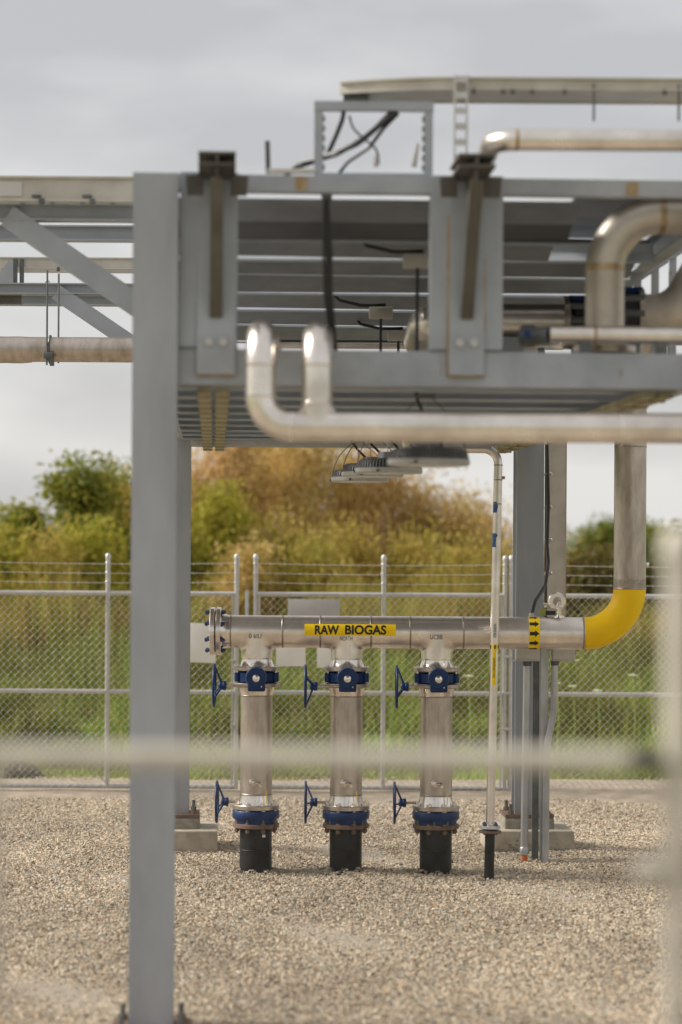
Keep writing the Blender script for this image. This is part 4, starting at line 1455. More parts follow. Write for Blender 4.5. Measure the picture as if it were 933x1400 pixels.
# ------------------------------------------------------------------ front silver pipe with two risers
YF = 10.72
rF = 21 * YF / KF
zF = P(640, 584, YF).z
fp = thing('front_pipe', 'long silver pipe with two upturned risers crossing in front of the rack', 'pipe', (P(640, 584, YF).x, YF, zF - rF))
xr1, xr2 = P(357, 510, YF).x, P(434, 510, YF).x
zR = P(357, 455, YF).z
back = Vector((0, 1, 0))
pth = bend_path([(xr1, YF + 1.6, zR), (xr1, YF, zR), (xr1, YF, zF), (P(1200, 584, YF).x, YF, zF)], 0.135, 14)
MB().tube(pth, rF, 32).build('pipe', 'stainless', fp)
pth = bend_path([(xr2, YF + 1.6, zR - 0.004), (xr2, YF, zR - 0.004), (xr2, YF, zF)], 0.135, 14)
MB().tube(pth, rF * 0.99, 32).build('riser', 'stainless', fp)
for (c, d) in (((xr1, YF, zF + 0.135), UP), ((xr1 + 0.135, YF, zF), Vector((1, 0, 0))), ((xr1, YF, zR - 0.14), UP), ((xr2, YF, zR - 0.14), UP), ((P(850, 584, YF).x, YF, zF), Vector((1, 0, 0)))):
    MB().lathe(Vector(c) - Vector(d) * 0.01, d, [(0, rF + 0.0006), (0.008, rF + 0.003), (0.02, rF + 0.0006)], 32, caps=False).build('weld', 'stainless_bright', fp)
# tee fillet where the riser meets the run
m = MB()
pts, fs, sg = [], [], 36
fp_prof = [(rF * 0.80, rF * 1.50, 0.58), (rF * 0.92, rF * 1.36, 0.75), (rF * 1.05, rF * 1.22, 0.88), (rF * 1.2, rF * 1.10, 0.95), (rF * 1.4, rF * 1.0, 0.985)]
for (dz, rx, ry) in fp_prof:
    for i in range(sg):
        a = 2 * PI * i / sg
        pts.append((xr2 + rx * math.cos(a), YF + ry * rF * math.sin(a), zF + dz))
for j in range(len(fp_prof) - 1):
    for i in range(sg):
        fs.append((j * sg + i, j * sg + (i + 1) % sg, (j + 1) * sg + (i + 1) % sg, (j + 1) * sg + i))
m.add(pts, fs)
m.build('tee_fillet', 'stainless', fp, sharp=70)
MB().lathe((xr2, YF, zF + rF * 1.42), UP, [(0, rF + 0.0002), (0.006, rF + 0.003), (0.014, rF + 0.0002)], 32, caps=False).build('weld', 'stainless_bright', fp)

# ================================================================== RAW BIOGAS HEADER
YB = 16.5
rB = 0.1095
kB = KF / YB
ZB = P(474, 864, YB).z
XB = lambda px, py=864: P(px, py, YB).x
hd = thing('biogas_header', 'stainless pipe header lettered RAW BIOGAS with three tees and yellow elbow', 'pipe header', (XB(474), YB, ZB - rB))
x_l, x_r = XB(316), XB(799)
MB().cyl((x_l, YB, ZB), (x_r, YB, ZB), rB, seg=48).build('header_pipe', 'stainless', hd)
# weld-neck flare and flange pair with blind
MB().lathe((x_l, YB, ZB), (-1, 0, 0), [(0, rB + 0.0004), (0.02, rB + 0.003), (0.055, rB + 0.012), (0.066, rB + 0.022)], 48).build('weld_neck', 'stainless_bright', hd)
RFL = 0.163
xf = XB(303)
for (xa_, xb_, nm) in ((xf - 0.034, xf, 'flange'), (xf - 0.075, xf - 0.041, 'blind_flange')):
    MB().lathe((xa_, YB, ZB), (1, 0, 0), [(0, RFL - 0.004), (0.004, RFL), (xb_ - xa_ - 0.004, RFL), (xb_ - xa_, RFL - 0.004)], 48).build(nm, 'stainless_bright', hd)
MB().lathe((xf - 0.042, YB, ZB), (1, 0, 0), [(0, 0.135), (0.009, 0.135)], 40).build('gasket', 'poly_black', hd)
bm_h = bolt_mesh('bolt_blue', r=0.011, head=0.016, shank=0.112)
for k in range(8):
    a = 2 * PI * (k + 0.5) / 8
    inst('bolt', bm_h, hd, (xf + 0.004, YB + 0.140 * math.cos(a), ZB + 0.140 * math.sin(a)), rot=(0, R(90), 0))
# girth welds
for px in (316, 387, 438.5, 507.5, 561, 633.5, 797):
    MB().lathe((XB(px) - 0.006, YB, ZB), (1, 0, 0), [(0, rB + 0.0003), (0.003, rB + 0.0022), (0.009, rB + 0.0022), (0.012, rB + 0.0003)], 48, caps=False).build('weld', 'weld', hd)
# tees: header and branch blended with a rounded crotch


def tee_field(x, y, z, k=0.036):
    d1 = math.hypot(y, z) - rB + 0.0004
    d2 = (math.hypot(x, y) if z < -0.092 else math.sqrt(x * x + y * y + (z + 0.092) ** 2)) - 0.108
    h = max(k - abs(d1 - d2), 0.0) / k
    return min(d1, d2) - h * h * k / 4


TX = [XB(351.5, 900), XB(474.5, 900), XB(597.5, 900)]
for tx in TX:
    m = MB()
    pts, fs, sg = [], [], 72
    zs = [0.10 - 0.278 * j / 46 for j in range(47)]
    for z in zs:
        for i in range(sg):
            a = 2 * PI * i / sg
            ca, sa = math.cos(a), math.sin(a)
            lo_, hi_ = 0.0, 0.23
            if tee_field(hi_ * ca, hi_ * sa, z) > 0:
                for _ in range(22):
                    mid = (lo_ + hi_) / 2
                    if tee_field(mid * ca, mid * sa, z) > 0:
                        hi_ = mid
                    else:
                        lo_ = mid
            rr = (lo_ + hi_) / 2 if hi_ < 0.23 else 0.23
            pts.append((tx + rr * ca, YB + rr * sa, ZB + z))
    for j in range(len(zs) - 1):
        for i in range(sg):
            fs.append((j * sg + i, j * sg + (i + 1) % sg, (j + 1) * sg + (i + 1) % sg, (j + 1) * sg + i))
    m.add(pts, fs)
    tee = m.build('tee_branch', 'stainless', hd, sharp=80)
    m = MB().lathe((tx, YB, ZB - 0.172), -UP, [(0, 0.100), (0.006, 0.105), (0.02, 0.103), (0.06, 0.116), (0.072, 0.130)], 40)
    m.build('stub_end', 'stainless_bright', tee)
    m = MB().lathe((tx, YB, ZB - 0.236), -UP, [(0, 0.152), (0.004, 0.156), (0.024, 0.156), (0.028, 0.152)], 40)
    m.build('flange', 'stainless_drop', tee)
# yellow elbow and riser
RE = 0.308
ce = Vector((x_r, YB, ZB + RE))
pth = arc(ce, RE, (0, 0, -1), (1, 0, 0), 20)
MB().tube(pth, rB + 0.001, 48).build('yellow_elbow', 'yellow_paint', hd)
xr = x_r + RE
MB().cyl((xr, YB, ZB + RE), (xr, YB, 3.42), rB, seg=48).build('riser_pipe', 'stainless_drop', hd)
MB().lathe((xr, YB, ZB + RE - 0.005), UP, [(0, rB + 0.0012), (0.004, rB + 0.004), (0.012, rB + 0.0012)], 48, caps=False).build('weld', 'weld', hd)
MB().lathe((xr, YB, P(861, 780, YB).z), UP, [(0, rB + 0.0004), (0.115, rB + 0.0008)], 48, caps=False).build('sleeve', 'stainless', hd) if False else None
MB().lathe((xr, YB, ZB + RE + 0.008), UP, [(0, rB + 0.0006), (0.055, rB + 0.0006)], 48, caps=False).build('heat_band', 'weld', hd)
MB().lathe((xr, YB, P(861, 612, YB).z), UP, [(0, rB + 0.0005), (0.004, rB + 0.0025), (0.012, rB + 0.0005)], 48, caps=False).build('weld', 'weld', hd)
MB().tube(bend_path([(xr, YB, 3.40), (xr, YB, 3.72), (xr + 0.9, YB, 3.72)], 0.3, 10), rB, 32).build('riser_elbow', 'stainless_drop', hd)
MB().bbox((xr + rB + 0.008, YB, P(884, 772, YB).z), (0.03, 0.02, 0.03), 0.004).build('tab', 'stainless_bright', hd)


def patch(x0, x1, z0, z1, r, n=12):
    """curved rectangle on the header's front side, from dz z0 to z1 about its axis"""
    m = MB()
    a0_, a1_ = math.asin(max(-1, min(1, z0 / rB))), math.asin(max(-1, min(1, z1 / rB)))
    pts = []
    for i in range(n + 1):
        a = a0_ + (a1_ - a0_) * i / n
        for x in (x0, x1):
            pts.append((x, YB - r * math.cos(a), ZB + r * math.sin(a)))
    m.add(pts, [(2 * i, 2 * i + 1, 2 * i + 3, 2 * i + 2) for i in range(n)])
    return m


lab = patch(XB(417), XB(541), P(474, 868, YB).z - ZB, P(474, 853, YB).z - ZB, rB + 0.0028).build('lettered_label', 'yellow_tape', hd)
lab['label'] = 'yellow label reading RAW BIOGAS'


def header_text(s, px, py, hpx, material, name, width_px=None, bold=0.0, r_off=0.0038):
    vv, ff, w = text_verts(s, hpx / kB, bold)
    sx = (width_px / kB) / w if width_px else 1.0
    c = P(px, py, YB)
    m = MB()
    pts = []
    for v in vv:
        dz = max(-rB * 0.98, min(rB * 0.98, c.z - ZB + v.y))
        a = math.asin(dz / rB)
        rr = rB + r_off
        pts.append((c.x + v.x * sx, YB - rr * math.cos(a), ZB + rr * math.sin(a)))
    m.add(pts, ff)
    return m.build(name, material, hd, sharp=0)


header_text('RAW', 447.5, 860.6, 12.4, 'black_print', 'lettering', 33, bold=0.036)
header_text('BIOGAS', 500, 860.6, 12.6, 'black_print', 'lettering', 56, bold=0.036)
header_text('0 6IU', 350, 868.5, 6.0, 'marker', 'marker_writing', 17, bold=0.006, r_off=0.0072)
header_text('NORTH', 473.5, 871.4, 5.4, 'marker', 'marker_writing', 17, bold=0.0, r_off=0.0112)
header_text('UCBB', 596, 869.8, 6.0, 'marker', 'marker_writing', 17, bold=0.006, r_off=0.0072)
# arrow band
xb0, xb1 = XB(722), XB(737)
MB().lathe((xb0, YB, ZB), (1, 0, 0), [(0, rB + 0.0012), (xb1 - xb0, rB + 0.0012)], 64, caps=False).build('arrow_band', 'yellow_tape', hd)
for k in range(10):
    ac = -PI / 2 + (k) * 2 * PI / 10 + PI / 2
    L_, hw = 0.064, 0.024
    xc = (xb0 + xb1) / 2 - 0.001
    poly = [(-L_ / 2, -hw * 0.5), (0.004, -hw * 0.5), (0.004, -hw), (L_ / 2, 0), (0.004, hw), (0.004, hw * 0.5), (-L_ / 2, hw * 0.5)]
    m = MB()
    rr = rB + 0.0024
    strips = [(-L_ / 2, 0.004, hw * 0.5, hw * 0.5), (0.004, L_ / 2, hw, 0.0)]
    for (xa_, xb_, h0, h1) in strips:
        pts = []
        nn = 6
        for i in range(nn + 1):
            t = -1 + 2 * i / nn
            pts.append((xc + xa_, YB - rr * math.cos(ac + t * h0 / rB), ZB + rr * math.sin(ac + t * h0 / rB)))
            pts.append((xc + xb_, YB - rr * math.cos(ac + t * h1 / rB), ZB + rr * math.sin(ac + t * h1 / rB)))
        m.add(pts, [(2 * i, 2 * i + 1, 2 * i + 3, 2 * i + 2) for i in range(nn)])
    m.build('flow_arrow', 'black_print', hd, sharp=0)

# ------------------------------------------------------------------ drop pipes, valves, black risers
Z_UV = P(474, 926, YB).z          # upper valve centre
Z_LV = P(474, 1116, YB).z         # lower valve centre
bolt_s = bolt_mesh('stainless_bright', r=0.011, head=0.014, shank=0.05)
bolt_r = bolt_mesh('rusty', r=0.012, head=0.016, shank=0.05)
names = ['nearest the blind flange', 'on the middle branch', 'nearest the yellow elbow']


def zpx(py):
    return P(474, py, YB).z


def make_drop(label):
    x = TX[0]
    root = thing('drop_pipe', label, 'pipe', (x, YB, zpx(1107)), 'pipe drops below the header')
    MB().lathe((x, YB, zpx(939.5)), UP, [(0, 0.152), (0.004, 0.156), (zpx(934) - zpx(939.5) - 0.004, 0.156), (zpx(934) - zpx(939.5), 0.152)], 40).build('top_flange', 'stainless_drop', root)
    MB().lathe((x, YB, zpx(939)), -UP, [(0, 0.128), (0.012, 0.122), (0.045, 0.114), (0.06, rB)], 40, caps=False).build('weld_neck', 'stainless_bright', root)
    MB().cyl((x, YB, zpx(1086)), (x, YB, zpx(941)), rB - 0.0005, seg=44).build('pipe', 'stainless_drop', root)
    for py in (951.5, 1086):
        MB().lathe((x, YB, zpx(py) - 0.005), UP, [(0, rB + 0.0002), (0.003, rB + 0.002), (0.008, rB + 0.002), (0.011, rB + 0.0002)], 44, caps=False).build('weld', 'weld', root)
    MB().lathe((x, YB, zpx(1086)), -UP, [(0, rB), (0.02, rB + 0.001), (0.07, 0.121), (0.075, 0.13)], 44).build('stub_end', 'stainless_bright', root)
    MB().lathe((x, YB, zpx(1106.5)), UP, [(0, 0.155), (0.004, 0.159), (0.028, 0.159), (0.032, 0.155)], 44).build('bottom_flange', 'stainless_drop', root)
    for k in range(8):
        a = 2 * PI * (k + 0.5) / 8
        inst('bolt', bolt_s, root, (x + 0.138 * math.cos(a), YB + 0.138 * math.sin(a), zpx(1106.5) + 0.032))
        inst('bolt', bolt_s, root, (x + 0.138 * math.cos(a), YB + 0.138 * math.sin(a), zpx(934) + 0.10))
    # instrument boss with plug and little valve
    c = Vector((x - 0.012, YB - rB, zpx(1069)))
    MB().cyl(c, c + Vector((0, -0.045, 0)), 0.019, seg=14).build('boss', 'stainless_bright', root)
    m = MB().bbox(c + Vector((-0.012, -0.052, 0.005)), (0.034, 0.03, 0.034), 0.005)
    m.lathe(c + Vector((-0.012, -0.05, 0.018)), UP, [(0, 0.008), (0.014, 0.008)], 8)
    m.build('needle_valve', 'stainless_bright', root)
    m = MB().cyl(c + Vector((0.008, -0.05, 0.0)), c + Vector((0.05, -0.05, 0.004)), 0.009, seg=10)
    m.lathe(c + Vector((0.03, -0.05, 0.002)), (1, 0, 0), [(0, 0.014), (0.016, 0.014)], 6)
    m.box(c + Vector((0.046, -0.05, -0.014)), (0.02, 0.014, 0.016))
    m.build('fitting', 'stainless_bright', root)
    # yellow tag wire
    MB().cyl((x + 0.073, YB - 0.106, zpx(1080)), (x + 0.074, YB - 0.122, zpx(1097)), 0.0035, seg=6).build('tag_wire', 'yellow_tape', root)
    return root


def handwheel(root, hx, hy, hz, gx):
    """wheel in the plane across X, stem running to x = gx"""
    hw = inst('handwheel', mesh_of(MB().torus((0, 0, 0), (1, 0, 0), 0.140, 0.0085, 44, 10), 'handwheel', 'valve_blue'), root, (hx, hy, hz))
    m = MB()
    for k in range(3):
        a = 2 * PI * k / 3 + PI / 2 + 0.15
        e = Vector((0, math.cos(a), math.sin(a)))
        m.cyl(Vector((hx + 0.048, hy, hz)) + e * 0.02, Vector((hx, hy, hz)) + e * 0.139, 0.0075, 0.006, 8)
    m.build('spoke', 'valve_blue', hw)
    MB().lathe((hx + 0.028, hy, hz), (1, 0, 0), [(0, 0.02), (0.008, 0.027), (0.03, 0.027), (0.034, 0.031), (0.05, 0.031), (0.054, 0.022)], 20).build('hub', 'valve_blue', hw)
    MB().cyl((hx + 0.075, hy, hz), (gx, hy, hz), 0.0095, seg=12).build('stem', 'stainless_drop', root)


def valve_body(root, x, z, half):
    m = MB().lathe((x, YB, z - half), UP, [(0, 0.128), (0.006, 0.136), (2 * half - 0.006, 0.136), (2 * half, 0.128)], 40)
    b = m.build('body', 'valve_blue', root)
    m = MB()
    for k in range(8):
        a = 2 * PI * (k + 0.5) / 8
        m.lathe((x + 0.138 * math.cos(a), YB + 0.138 * math.sin(a), z - half * 0.82), UP, [(0, 0.020), (0.004, 0.024), (1.64 * half - 0.004, 0.024), (1.64 * half, 0.020)], 12)
    m.build('bolt_lug', 'valve_blue', b)
    return b


def make_upper(label):
    x, z = TX[0], Z_UV
    root = thing('butterfly_valve', label, 'valve', (x, YB, z - 0.04), 'blue butterfly valves on the pipe drops')
    valve_body(root, x, z, 0.037)
    MB().cyl((x, YB - 0.12, z), (x, YB - 0.19, z), 0.045, seg=20).build('neck', 'valve_blue', root)
    gx_ = x + 0.004
    g_ = MB().lathe((gx_, YB - 0.185, z + 0.006), (0, -1, 0), [(0, 0.066), (0.006, 0.071), (0.05, 0.071), (0.058, 0.066)], 32)
    g_.bbox((gx_ + 0.002, YB - 0.212, z - 0.045), (0.118, 0.052, 0.085), 0.010)
    gb = g_.build('gear_box', 'valve_blue', root)
    MB().lathe((gx_, YB - 0.243, z + 0.002), (0, -1, 0), [(0, 0.024), (0.008, 0.024), (0.012, 0.019)], 20).build('indicator_cap', 'stainless_bright', gb)
    MB().box((gx_ + 0.036, YB - 0.2395, z - 0.048), (0.008, 0.004, 0.020)).build('data_tag', 'white_print', gb)
    handwheel(root, x - 0.278, YB - 0.212, z - 0.050, x - 0.05)
    return root


def make_lower(label):
    x, z = TX[0], Z_LV
    root = thing('butterfly_valve', label, 'valve', (x, YB, z - 0.045), 'blue butterfly valves on the pipe drops')
    MB().lathe((x, YB, z - 0.014), UP, [(0, 0.156), (0.005, 0.160), (0.050, 0.160), (0.056, 0.156)], 44).build('body', 'valve_blue', root)
    MB().lathe((x, YB, z - 0.046), UP, [(0, 0.140), (0.032, 0.146)], 40).build('body_skirt', 'valve_blue', root)
    MB().cyl((x, YB + 0.12, z + 0.01), (x, YB + 0.2, z + 0.01), 0.045, seg=20).build('neck', 'valve_blue', root)
    g_ = MB().lathe((x, YB + 0.19, z + 0.02), (0, 1, 0), [(0, 0.066), (0.006, 0.071), (0.05, 0.071), (0.058, 0.066)], 28)
    g_.bbox((x, YB + 0.217, z + 0.07), (0.11, 0.052, 0.085), 0.010)
    g_.build('gear_box', 'valve_blue', root)
    handwheel(root, x - 0.278, YB + 0.217, z + 0.072, x - 0.05)
    return root


def make_black(label):
    x = TX[0]
    root = thing('buried_riser', label, 'pipe', (x, YB, 0), 'black buried risers under the lower valves')
    MB().cyl((x, YB, -0.08), (x, YB, zpx(1131)), rB + 0.0005, seg=44).build('pipe', 'poly_black', root)
    MB().lathe((x, YB, zpx(1162)), UP, [(0, rB + 0.0006), (0.003, rB + 0.003), (0.006, rB + 0.0006)], 44, caps=False).build('fusion_bead', 'poly_black', root)
    MB().lathe((x, YB, zpx(1131.5)), UP, [(0, 0.152), (0.004, 0.158), (0.026, 0.158), (0.030, 0.152)], 44).build('backing_flange', 'rusty', root)
    for k in range(8):
        a = 2 * PI * (k + 0.5) / 8
        inst('bolt', bolt_r, root, (x + 0.138 * math.cos(a), YB + 0.138 * math.sin(a), zpx(1131.5) - 0.008), rot=(PI, 0, 0))
        MB().cyl((x + 0.138 * math.cos(a), YB + 0.138 * math.sin(a), zpx(1131) + 0.02), (x + 0.138 * math.cos(a), YB + 0.138 * math.sin(a), zpx(1108)), 0.009, seg=8).build('stud', 'strut_dark', root)
    return root


for fn, lbs in ((make_drop, ['stainless drop pipe under the tee ' + n_ for n_ in names]),
                (make_upper, ['upper blue butterfly valve with front gearbox, ' + n_ for n_ in names]),
                (make_lower, ['lower blue butterfly valve above the black riser, ' + n_ for n_ in names]),
                (make_black, ['black plastic riser entering the gravel, ' + n_ for n_ in names])):
    r0 = fn(lbs[0])
    base = Vector(r0.location)
    for j in (1, 2):
        c = copy_tree(r0, base + Vector((TX[j] - TX[0], 0, 0)), lbs[j])
        for ch in c.children:
            if ch.name.startswith('handwheel'):
                ch.rotation_euler.x = (0.9, 1.75)[j - 1] + (0.5 if fn is make_lower else 0.0)
            if ch.name.startswith('bolt') or ch.name.startswith('stud'):
                ch.rotation_euler.z += random.random()
        if fn is make_black:
            # uneven cut and bury depth is the ground's, the pipe itself is alike
            pass
st_ = MB()
p = P(361, 1143, YB - 0.113)
st_.box(p, (0.022, 0.003, 0.018)).build('sticker', 'white_print', bpy.data.objects['buried_riser'])

# ------------------------------------------------------------------ thin vent pipe in front of the header
YV = 16.2
pv_top, pv_bot = P(681.5, 640, YV), P(670.5, 1126, YV)
axis = (pv_top - pv_bot).normalized()
rV = 5.9 * YV / KF
vp = thing('vent_pipe', 'thin stainless pipe with yellow strip label standing before the header', 'pipe', (P(669, 1196, YV).x, YV, 0))
elb = P(682, 614, YV)
MB().tube(bend_path([P(560, 613, YV + 0.0), elb, pv_bot], 0.10, 10), rV, 20).build('pipe', 'stainless', vp)
MB().tube(bend_path([P(562, 613, YV), P(556, 613, YV), P(556, 560, YV)], 0.05, 6), rV, 16).build('rise', 'stainless', vp)
VZ = lambda py: pv_bot + axis * ((P(676, py, YV).z - pv_bot.z) / axis.z)
for py in (636, 656, 689):
    MB().lathe(VZ(py) - axis * 0.004, axis, [(0, rV + 0.0003), (0.003, rV + 0.002), (0.008, rV + 0.0003)], 20, caps=False).build('weld', 'weld', vp)
MB().box(VZ(653) + Vector((rV + 0.008, 0, 0)), (0.02, 0.012, 0.02)).build('lug', 'weld_brown', vp)


def vpatch(py0, py1, a0_, a1_, roff, material, name, jag=0.0):
    m = MB()
    pts, n, nv = [], 10, 6
    for j in range(nv + 1):
        c = VZ(py0 + (py1 - py0) * j / nv)
        for i in range(n + 1):
            a = a0_ + (a1_ - a0_) * i / n + (random.uniform(-jag, jag) if jag and i in (0, n) else 0)
            pts.append(c + Vector((math.sin(a), -math.cos(a), 0)) * (rV + roff))
    m.add(pts, [(j * (n + 1) + i, j * (n + 1) + i + 1, (j + 1) * (n + 1) + i + 1, (j + 1) * (n + 1) + i) for j in range(nv) for i in range(n)])
    return m.build(name, material, vp)


vpatch(851, 872, -0.45, 0.5, 0.001, 'white_print', 'bar_code_sticker')
for k, py in enumerate((853.2, 854.6, 856.6, 858.4, 859.4, 861.6, 863.0, 865.2, 866.8, 868.8, 870.2)):
    vpatch(py, py + (0.9 if k % 3 else 0.6), -0.32, 0.30, 0.0018, 'marker', 'bar_code_line')
vpatch(880, 888, -PI, PI, 0.001, 'yellow_tape', 'arrow_band')
vpatch(888, 937, -0.42, 0.42, 0.001, 'yellow_tape', 'strip_label')
vpatch(686, 701, -1.45, -0.1, 0.001, 'blue_tape', 'tape_scrap', 0.3)
vpatch(729, 748, -1.45, -0.1, 0.001, 'blue_tape', 'tape_scrap', 0.3)
for a in (-1.05, 0.12, 1.2):
    m = MB()
    c0, c1, c2 = VZ(887.2), VZ(884), VZ(880.8)

    def pt(c, aa):
        return c + Vector((math.sin(aa), -math.cos(aa), 0)) * (rV + 0.002)
    m.add([pt(c0, a - .17), pt(c0, a + .17), pt(c1, a + .17), pt(c1, a - .17), pt(c1, a - .33), pt(c1, a + .33), pt(c2, a)], [(0, 1, 2, 3), (4, 5, 6)])
    m.build('flow_arrow', 'black_print', vp, sharp=0)
vv, ff, w = text_verts('GAS CONDENSATE', 0.017, 0.006)
Lt = (926 - 899) / (KF / YV)
m = MB()
pts = []
c_mid = VZ(912.5)
for v in vv:
    a = -v.y / rV
    pts.append(c_mid + axis * (v.x * Lt / w) + Vector((math.sin(a), -math.cos(a), 0)) * (rV + 0.002))
m.add(pts, ff)
m.build('lettering', 'black_print', vp, sharp=0)
# flange pair and black stub
MB().lathe(pv_bot - axis * 0.034, axis, [(0, 0.066), (0.003, 0.070), (0.018, 0.070), (0.022, 0.062)], 28).build('flange', 'galv', vp)
MB().lathe(pv_bot - axis * 0.062, axis, [(0, 0.072), (0.003, 0.076), (0.014, 0.076), (0.017, 0.070)], 28).build('backing_flange', 'rusty', vp)
MB().cyl(pv_bot - axis * 0.046, pv_bot - axis * 0.033, 0.045, seg=20).build('gasket', 'poly_black', vp)
bv = bolt_mesh('bolt_blue', r=0.010, head=0.013, shank=0.06)
for k in range(4):
    a = PI / 4 + k * PI / 2
    inst('bolt', bv, vp, pv_bot - axis * 0.012 + Vector((0.052 * math.cos(a), 0.052 * math.sin(a), 0)))
MB().cyl(pv_bot - axis * 0.05, pv_bot - axis * (pv_bot.z + 0.06), rV * 1.15, seg=24).build('buried_stub', 'poly_black', vp)

# ------------------------------------------------------------------ instruments, boxes, conduits by the far column
YC = 17.55
# vertical stainless cable channel with clips
cc = thing('cable_channel', 'vertical stainless cable channel with clips against the far steel column', 'cable channel', (P(759, 860, YC).x, YC, 0.9))
xa_, xb_ = P(749, 740, YC).x, P(773.5, 740, YC).x
zA, zB_ = P(760, 862, YC).z, 3.0
MB().box(((xa_ + xb_) / 2, YC, (zA + zB_) / 2), (xb_ - xa_, 0.03, zB_ - zA)).build('cover', 'tray_beige', cc)
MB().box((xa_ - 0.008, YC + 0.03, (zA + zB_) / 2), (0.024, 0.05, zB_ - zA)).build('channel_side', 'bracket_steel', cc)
MB().box((xb_ + 0.001, YC - 0.012, (zA + zB_) / 2), (0.006, 0.012, zB_ - zA + 0.002)).build('edge_fold', 'stainless_drop', cc)
for py in (605, 648, 693, 738, 783, 828):
    c = P(751, py, YC - 0.02)
    m = MB().tube([c + Vector((-0.03, 0, 0.004)), c + Vector((-0.005, -0.004, 0.008)), c + Vector((0.016, -0.004, 0.010)), c + Vector((0.020, -0.004, 0.0)), c + Vector((0.016, -0.004, -0.012)), c + Vector((0.0, -0.004, -0.014))], 0.005, 6)
    m.box(c + Vector((-0.026, 0, -0.006)), (0.018, 0.012, 0.016))
    m.build('clip', 'stainless_bright', cc)
# black cable
bc = thing('black_cable', 'black cable running down the channel edge to the header top', 'cable', (P(724, 842, 16.9).x, 16.9, ZB + rB - 0.03))
pp = [P(749, 607, 17.45), P(750, 690, 17.45), P(748, 745, 17.4), P(750, 770, 17.35), P(746, 800, 17.2), P(732, 822, 17.0), P(727, 842, 16.9)]
MB().tube(bend_path(pp, 0.12, 6), [0.007] + [0.013] * (len(bend_path(pp, 0.12, 6)) - 1), 10).build('cable', 'cable_black', bc)
MB().lathe(P(727, 844, 16.9), UP, [(-0.03, 0.02), (0.02, 0.02), (0.03, 0.014)], 10).build('gland', 'box_beige', bc)
# gauge
gg = thing('pressure_gauge', 'round steel gauge seen from behind on a stem above the header', 'gauge', (P(764, 842, YB).x, YB, ZB + rB))
gc = P(762, 822, YB + 0.03)
MB().lathe(gc + Vector((0, -0.015, 0)), (0, 1, 0), [(0, 0.055), (0.006, 0.062), (0.035, 0.062), (0.04, 0.056)], 36).build('case', 'stainless', gg)
MB().lathe(gc + Vector((0, -0.017, 0)), (0, -1, 0), [(0, 0.03), (0.004, 0.028)], 24).build('back_plate', 'stainless_drop', gg)
sx_ = P(764.5, 840, YB).x
m = MB().cyl((sx_, YB, ZB + rB - 0.01), (sx_, YB, gc.z - 0.0), 0.011, seg=12)
m.lathe((sx_, YB, ZB + rB - 0.004), UP, [(0, 0.036), (0.012, 0.034), (0.016, 0.018), (0.05, 0.018)], 16)
m.lathe((sx_, YB, ZB + rB + 0.05), UP, [(0, 0.015), (0.02, 0.015)], 6)
m.build('stem', 'stainless_bright', gg)
m = MB().tube([(sx_ - 0.018, YB - 0.03, gc.z - 0.045), (sx_ - 0.012, YB - 0.03, gc.z + 0.015), (sx_ + 0.012, YB - 0.03, gc.z + 0.015), (sx_ + 0.018, YB - 0.03, gc.z - 0.045)], 0.006, 8)
m.bbox((sx_, YB - 0.012, gc.z - 0.035), (0.034, 0.04, 0.03), 0.005)
m.build('handle', 'stainless_bright', gg)
MB().bbox((sx_ - 0.055, YB + 0.04, ZB + rB + 0.028), (0.07, 0.03, 0.03), 0.005).build('fitting', 'cable_black', gg)
MB().box((P(743, 834, YB + 0.2).x, YB + 0.2, ZB + rB + 0.03), (0.045, 0.01, 0.05)).build('tag', 'green_tag', gg)
MB().bar((P(744, 829, YB + 0.15).x, YB + 0.15, ZB + rB + 0.09), (sx_ - 0.01, YB + 0.01, ZB + rB + 0.085), 0.012, 0.012).build('arm', 'stainless_bright', gg)

# stand of strut with two junction boxes and conduits
YJ = 17.15
sj = thing('strut_stand', 'galvanised strut stand rising from the gravel behind the header', 'strut stand', (P(742, 1172, YJ).x, YJ, 0))
zJ = P(740, 850, YJ).z
x_ = P(744, 1000, YJ).x
MB().box((x_ - 0.0, YJ - 0.012, zJ / 2 - 0.02), (0.054, 0.03, zJ + 0.04)).build('strut', 'conduit', sj)
x2_ = P(733, 1000, YJ).x
MB().box((x2_, YJ + 0.03, zJ / 2 - 0.02), (0.045, 0.04, zJ + 0.04)).build('strut', 'strut_dark', sj)
zX = P(740, 893, YJ).z
MB().box((P(742, 893, YJ).x, YJ + 0.02, zX + 0.035), (0.44, 0.03, 0.035)).build('cross_bar', 'conduit', sj)
for (p0, p1, lb) in ((704, 737, 'beige junction box under the header on the vent pipe side of the stand'), (754, 784, 'beige junction box under the header on the yellow elbow side of the stand')):
    a, b = P(p0, 903, YJ), P(p1, 903, YJ)
    zt_ = P(p0, 862, YJ).z
    jb = thing('junction_box', lb, 'junction box', ((a.x + b.x) / 2, YJ - 0.06, a.z))
    MB().bbox(((a.x + b.x) / 2, YJ - 0.06, (a.z + zt_) / 2), (b.x - a.x, 0.10, zt_ - a.z), 0.006).build('enclosure', 'box_beige', jb)
    MB().box(((a.x + b.x) / 2, YJ - 0.113, (a.z + zt_) / 2 + 0.006), (b.x - a.x - 0.012, 0.006, zt_ - a.z - 0.02)).build('cover', 'box_beige', jb)
    s = -1 if p0 < 740 else 1
    MB().cyl(((a if s < 0 else b)) + Vector((s * 0.0, -0.11, 0.006)), ((a if s < 0 else b)) + Vector((s * 0.03, -0.11, 0.006)), 0.006, seg=8).build('latch', 'stainless_bright', jb)
cd = thing('conduit', 'straight grey conduit with orange collar dropping into the gravel', 'conduit', (P(720, 1172, YJ - .05).x, YJ - 0.05, 0))
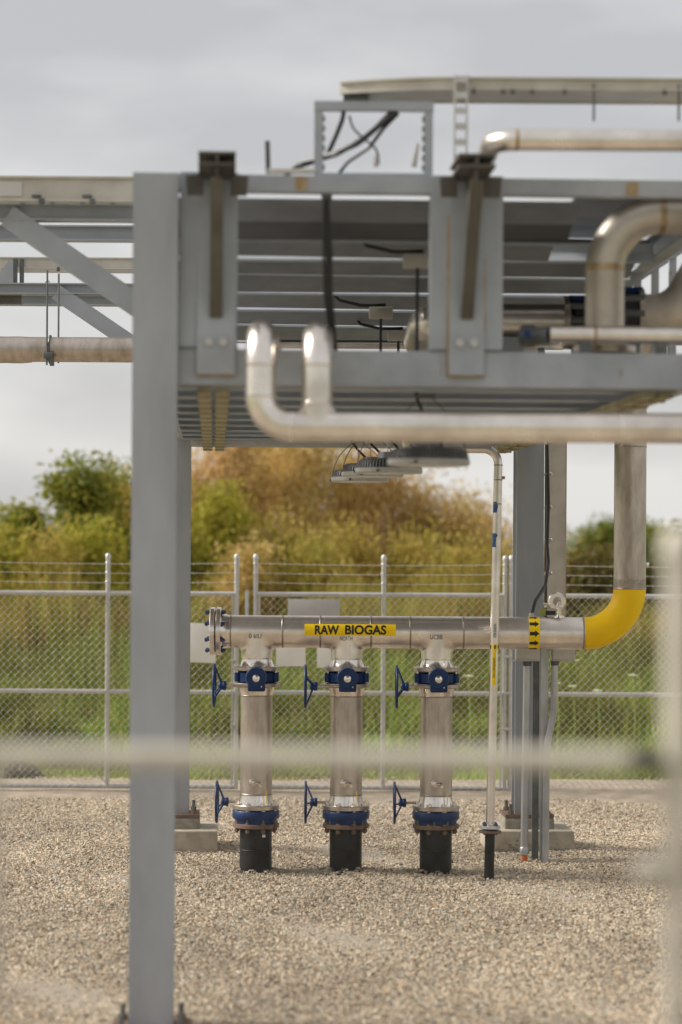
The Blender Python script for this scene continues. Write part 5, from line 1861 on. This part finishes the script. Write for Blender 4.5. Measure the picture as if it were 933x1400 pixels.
xt, xb2 = P(721, 904, YJ - .06).x, P(717, 1160, YJ - .06).x
MB().cyl((xb2, YJ - 0.06, 0.055), (xt, YJ - 0.06, P(720, 904, YJ).z), 0.027, seg=16).build('tube', 'conduit', cd)
MB().cyl((xb2, YJ - 0.06, -0.05), (xb2, YJ - 0.06, 0.056), 0.024, seg=14).build('collar', 'orange_tape', cd)
MB().lathe((xb2, YJ - 0.06, 0.056), UP, [(0, 0.030), (0.02, 0.032), (0.05, 0.032), (0.055, 0.028)], 16).build('coupling', 'conduit', cd)
MB().lathe((xt, YJ - 0.06, P(720, 904, YJ).z - 0.03), UP, [(0, 0.03), (0.03, 0.034)], 12).build('lock_nut', 'strut_dark', cd)
cd = thing('conduit', 'offset-bent grey conduit hugging the strut stand', 'conduit', (P(748, 1172, YJ - .05).x, YJ - 0.06, 0))
pp = [P(759, 904, YJ - .06), P(757, 975, YJ - .06), P(748, 1018, YJ - .075), (P(745.5, 1165, YJ - .07).x, YJ - 0.075, -0.05)]
MB().tube(bend_path(pp, 0.3, 6), 0.024, 16).build('tube', 'conduit', cd)
MB().lathe(P(759, 904, YJ - .06) - UP * 0.03, UP, [(0, 0.027), (0.03, 0.031)], 12).build('lock_nut', 'strut_dark', cd)

# dark heap behind the far gate
dh = thing('plastic_heap', 'crumpled black plastic sheeting lying behind the gate', 'sheeting', (*at(28, 1075, 23.2)[:2], 0))
cx_ = at(28, 1075, 23.2)[0]
m = MB()
pts, fs = [], []
nn = 18
for j in range(9):
    for i in range(nn + 1):
        u, v = i / nn * 2 - 1, j / 8 * 2 - 1
        e = max(0, 1 - u * u) ** 0.7 * max(0, 1 - v * v) ** 0.7
        pts.append((cx_ + u * 0.22 + random.uniform(-.01, .01), 23.2 + v * 0.18, -0.01 + e * (0.14 + 0.07 * random.random())))
for j in range(8):
    for i in range(nn):
        fs.append((j * (nn + 1) + i, j * (nn + 1) + i + 1, (j + 1) * (nn + 1) + i + 1, (j + 1) * (nn + 1) + i))
m.add(pts, fs)
m.build('sheet', 'poly_black', dh, sharp=25)
